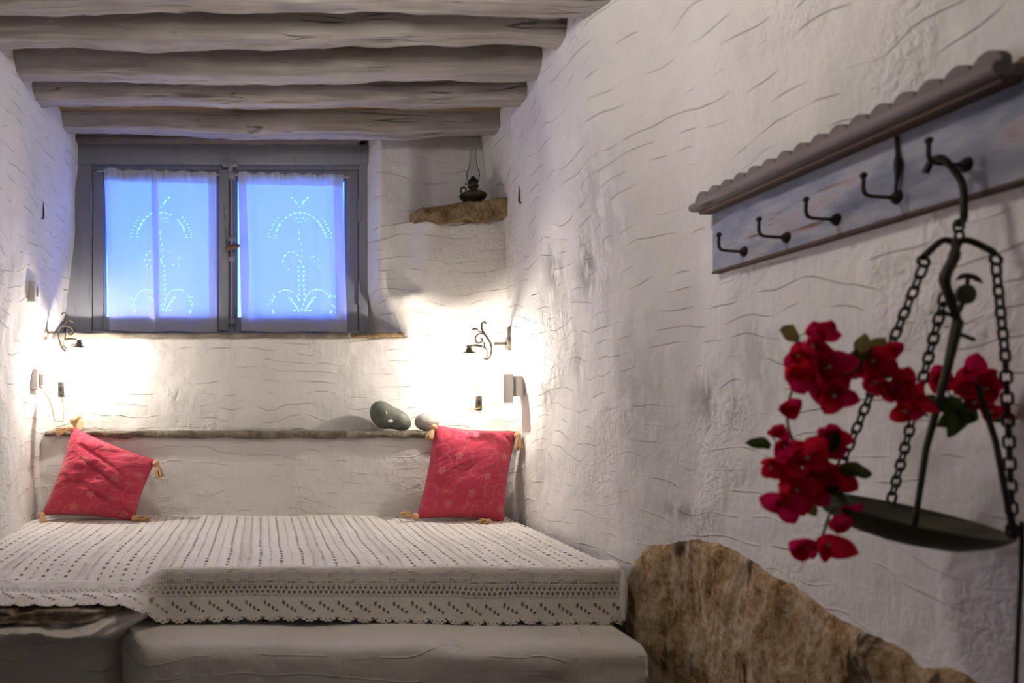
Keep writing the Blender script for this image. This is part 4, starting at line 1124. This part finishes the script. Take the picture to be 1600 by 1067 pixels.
# ---------------------------------------------------------------- bougainvillea
def petal_mesh(nm, L, W, cup, curl, mat, wave=.0022):
    nu, nv = 9, 11; V = np.zeros((nv, nu, 3))
    for j, t in enumerate(np.linspace(0, 1, nv)):
        wd = W * (1 - abs(2 * t ** .85 - 1) ** 2.3) ** .62 * (1 - .12 * t)
        if t > .85: wd *= 1 - .35 * (t - .85) / .15
        if j == nv - 1: wd = 0.0004
        wd = max(wd, .0008) if j < nv - 1 else wd
        for i, q in enumerate(np.linspace(-1, 1, nu)):
            V[j, i] = (q * wd, L * t, cup * (q * wd) ** 2 / W + curl * t * t * L + wave * abs(q) ** 1.5 * math.sin(11 * t + 3 * q))
    me = bpy.data.meshes.new(nm); me.from_pydata(V.reshape(-1, 3).tolist(), [], grid_faces(nv, nu).tolist())
    me.polygons.foreach_set('use_smooth', [True] * len(me.polygons)); me.materials.append(mat); return me
BR_ = [petal_mesh('bract', .038, .0165, 1.0, .35, M['bract']), petal_mesh('bract', .040, .0175, .9, .7, M['bract']), petal_mesh('bract', .036, .016, 1.2, .55, M['bract2']), petal_mesh('bract', .040, .0165, .8, .15, M['bract2'])]
LF_ = [petal_mesh('leaf', .045, .011, .6, -.15, M['leaf']), petal_mesh('leaf', .045, .017, .3, .1, M['leaf2'])]
rb = random.Random(5)
def place(me, nm, root, p, d, roll, s):
    t = Vector(d).normalized(); m = t.to_track_quat('Y', 'Z').to_matrix() @ Matrix.Rotation(roll, 3, 'Y')
    mw = m.to_4x4() @ Matrix.Scale(s, 4); mw.translation = Vector(p)
    o = bpy.data.objects.new(nm, me); COL.objects.link(o); o.parent = root
    o.matrix_parent_inverse = Matrix.Translation(root.location).inverted(); o.matrix_basis = mw; return o
def Pf(px, py, Y): return P(px, py, Y + 0.085)
def sprig(label, base, florets, leaves, stem_pts):
    root = empty('bougainvillea_sprig', tuple(Pf(*base))); tag(root, label, 'flowers', 'bougainvillea sprigs on the hanging scale')
    MB().tube(spline([Pf(*q) for q in stem_pts], 24), .0018, 6).build('stem', M['stem'], root)
    sp_pts = [Pf(*q) for q in stem_pts]
    florets = florets + [(px + rb.uniform(-22, 22), py + rb.uniform(-20, 20), Y + rb.uniform(-.01, .03), s * rb.uniform(.75, 1)) for (px, py, Y, s) in florets if rb.random() < .75]
    for kf, (px, py, Y, s) in enumerate(florets):
        c = Pf(px, py, Y)
        near = min(spline([Pf(*q) for q in stem_pts], 24), key=lambda q: np.linalg.norm(q - c))
        if np.linalg.norm(near - c) > .004: MB().tube([near, (near + c) / 2 + [0, 0, .003], c], .0011, 5).build('flower_stalk', M['stem'], root)
        a0 = rb.uniform(0, 6.28); axis = Vector((rb.uniform(-.7, .4), -1.0, rb.uniform(-.5, .5))).normalized()
        u = axis.orthogonal().normalized(); v_ = axis.cross(u)
        for k in range(3):
            a = a0 + k * 2.094 + rb.uniform(-.25, .25)
            d = (u * math.cos(a) + v_ * math.sin(a)) * 1.0 + axis * rb.uniform(.15, .6)
            # blade faces the flower axis
            t = d.normalized(); z = (axis - t * axis.dot(t)).normalized(); x = t.cross(z)
            m = Matrix((x, t, z)).transposed().to_4x4() @ Matrix.Scale(s * 1.12 * rb.uniform(.9, 1.12), 4)
            m.translation = Vector(c) - t * .004
            o = bpy.data.objects.new('bract', BR_[rb.randrange(4) if py < 660 else rb.choice([1, 2, 3])]); COL.objects.link(o); o.parent = root
            o.matrix_parent_inverse = Matrix.Translation(root.location).inverted(); o.matrix_basis = m
        if kf % 2 == 0:
            ft = c + np.array(axis) * .016
            MB().tube([c, c + np.array(axis) * .008, ft], [.0010, .0016, .0014], 6).ball(ft, .0030, 8, (1, .7, 1)).build('tiny_flower', M['quartz'], root)
    for (px, py, Y, dx_, dz_, kind, s) in leaves:
        c = Vector(Pf(px, py, Y)); t = Vector((dx_, -.15, dz_)).normalized(); ax = Vector((.1, -1, .35)); z = (ax - t * ax.dot(t)).normalized(); x = t.cross(z)
        m = Matrix((x, t, z)).transposed().to_4x4() @ Matrix.Scale(s, 4); m.translation = c
        o = bpy.data.objects.new('leaf', LF_[kind]); COL.objects.link(o); o.parent = root
        o.matrix_parent_inverse = Matrix.Translation(root.location).inverted(); o.matrix_basis = m
    return root
sprig('upper left bougainvillea sprig, red bracts with a green leaf pointing left', (1290, 700, 1.10),
      [(1258, 548, 1.06, .85), (1236, 582, 1.07, .95), (1285, 580, 1.05, 1.05), (1262, 600, 1.07, .9), (1300, 612, 1.04, .95), (1275, 528, 1.08, .75), (1240, 556, 1.09, .8), (1222, 640, 1.09, .7), (1300, 575, 1.08, .85)],
      [(1250, 528, 1.08, -1, .25, 1, .95)], [(1300, 770, 1.12), (1240, 690, 1.11), (1232, 630, 1.10), (1258, 560, 1.085), (1268, 525, 1.085)])
sprig('lower left bougainvillea sprig, dense dark magenta bracts hanging over the pan rim', (1300, 780, 1.10),
      [(1222, 690, 1.08, .75), (1215, 725, 1.06, .9), (1250, 720, 1.05, 1.0), (1285, 735, 1.07, 1.0), (1240, 765, 1.05, .95), (1218, 785, 1.04, .95), (1285, 695, 1.08, .95), (1302, 680, 1.06, .7), (1270, 765, 1.08, .9), (1300, 745, 1.10, .9), (1255, 695, 1.09, .9), (1265, 740, 1.06, .9), (1322, 795, 1.08, .6)],
      [(1205, 695, 1.09, -1, .12, 0, .95), (1308, 732, 1.06, 1, -.12, 0, 1.2), (1278, 798, 1.05, -.6, .15, 1, .75), (1296, 705, 1.05, .3, .9, 0, .8), (1290, 760, 1.04, .8, -.6, 0, .9)],
      [(1325, 790, 1.12), (1290, 760, 1.10), (1255, 735, 1.08), (1228, 760, 1.06), (1218, 790, 1.05)])
sprig('small drooping pair of red bougainvillea flowers hanging below the pan', (1290, 800, 1.08),
      [(1280, 843, 1.04, .85), (1243, 862, 1.05, .80), (1262, 856, 1.06, .5)], [], [(1300, 790, 1.08), (1292, 815, 1.05), (1280, 843, 1.045), (1245, 860, 1.055)])
sprig('middle bougainvillea sprig with a round olive leaf behind the left chain', (1400, 640, 1.08),
      [(1362, 565, 1.06, .85), (1385, 545, 1.08, .7), (1350, 600, 1.07, .8), (1395, 600, 1.05, .85), (1403, 625, 1.06, .9), (1375, 610, 1.08, .8)],
      [(1340, 568, 1.05, .0, 1, 1, 1.05), (1350, 560, 1.06, .55, .7, 1, .9), (1430, 628, 1.09, .9, -.1, 0, 1.2), (1372, 585, 1.07, .8, .1, 0, 1.0), (1330, 585, 1.05, -.1, 1, 1, .9)],
      [(1450, 650, 1.11), (1420, 630, 1.09), (1385, 600, 1.08), (1350, 575, 1.08), (1320, 572, 1.08)])
sprig('right bougainvillea sprig with a broad dark leaf beside the steelyard rod', (1490, 660, 1.09),
      [(1466, 592, 1.10, .75), (1512, 585, 1.09, .95), (1528, 612, 1.08, .85), (1496, 612, 1.07, .8), (1568, 645, 1.09, .8), (1585, 625, 1.10, .6), (1540, 640, 1.09, .6)],
      [(1455, 628, 1.06, .9, -.35, 0, 1.6), (1500, 640, 1.05, -.3, -.5, 0, 1.1), (1525, 635, 1.08, -.8, -.35, 0, 1.6), (1540, 650, 1.09, 1, -.1, 0, 1.1)],
      [(1440, 640, 1.11), (1480, 630, 1.10), (1520, 620, 1.10), (1560, 650, 1.10), (1590, 650, 1.10)])
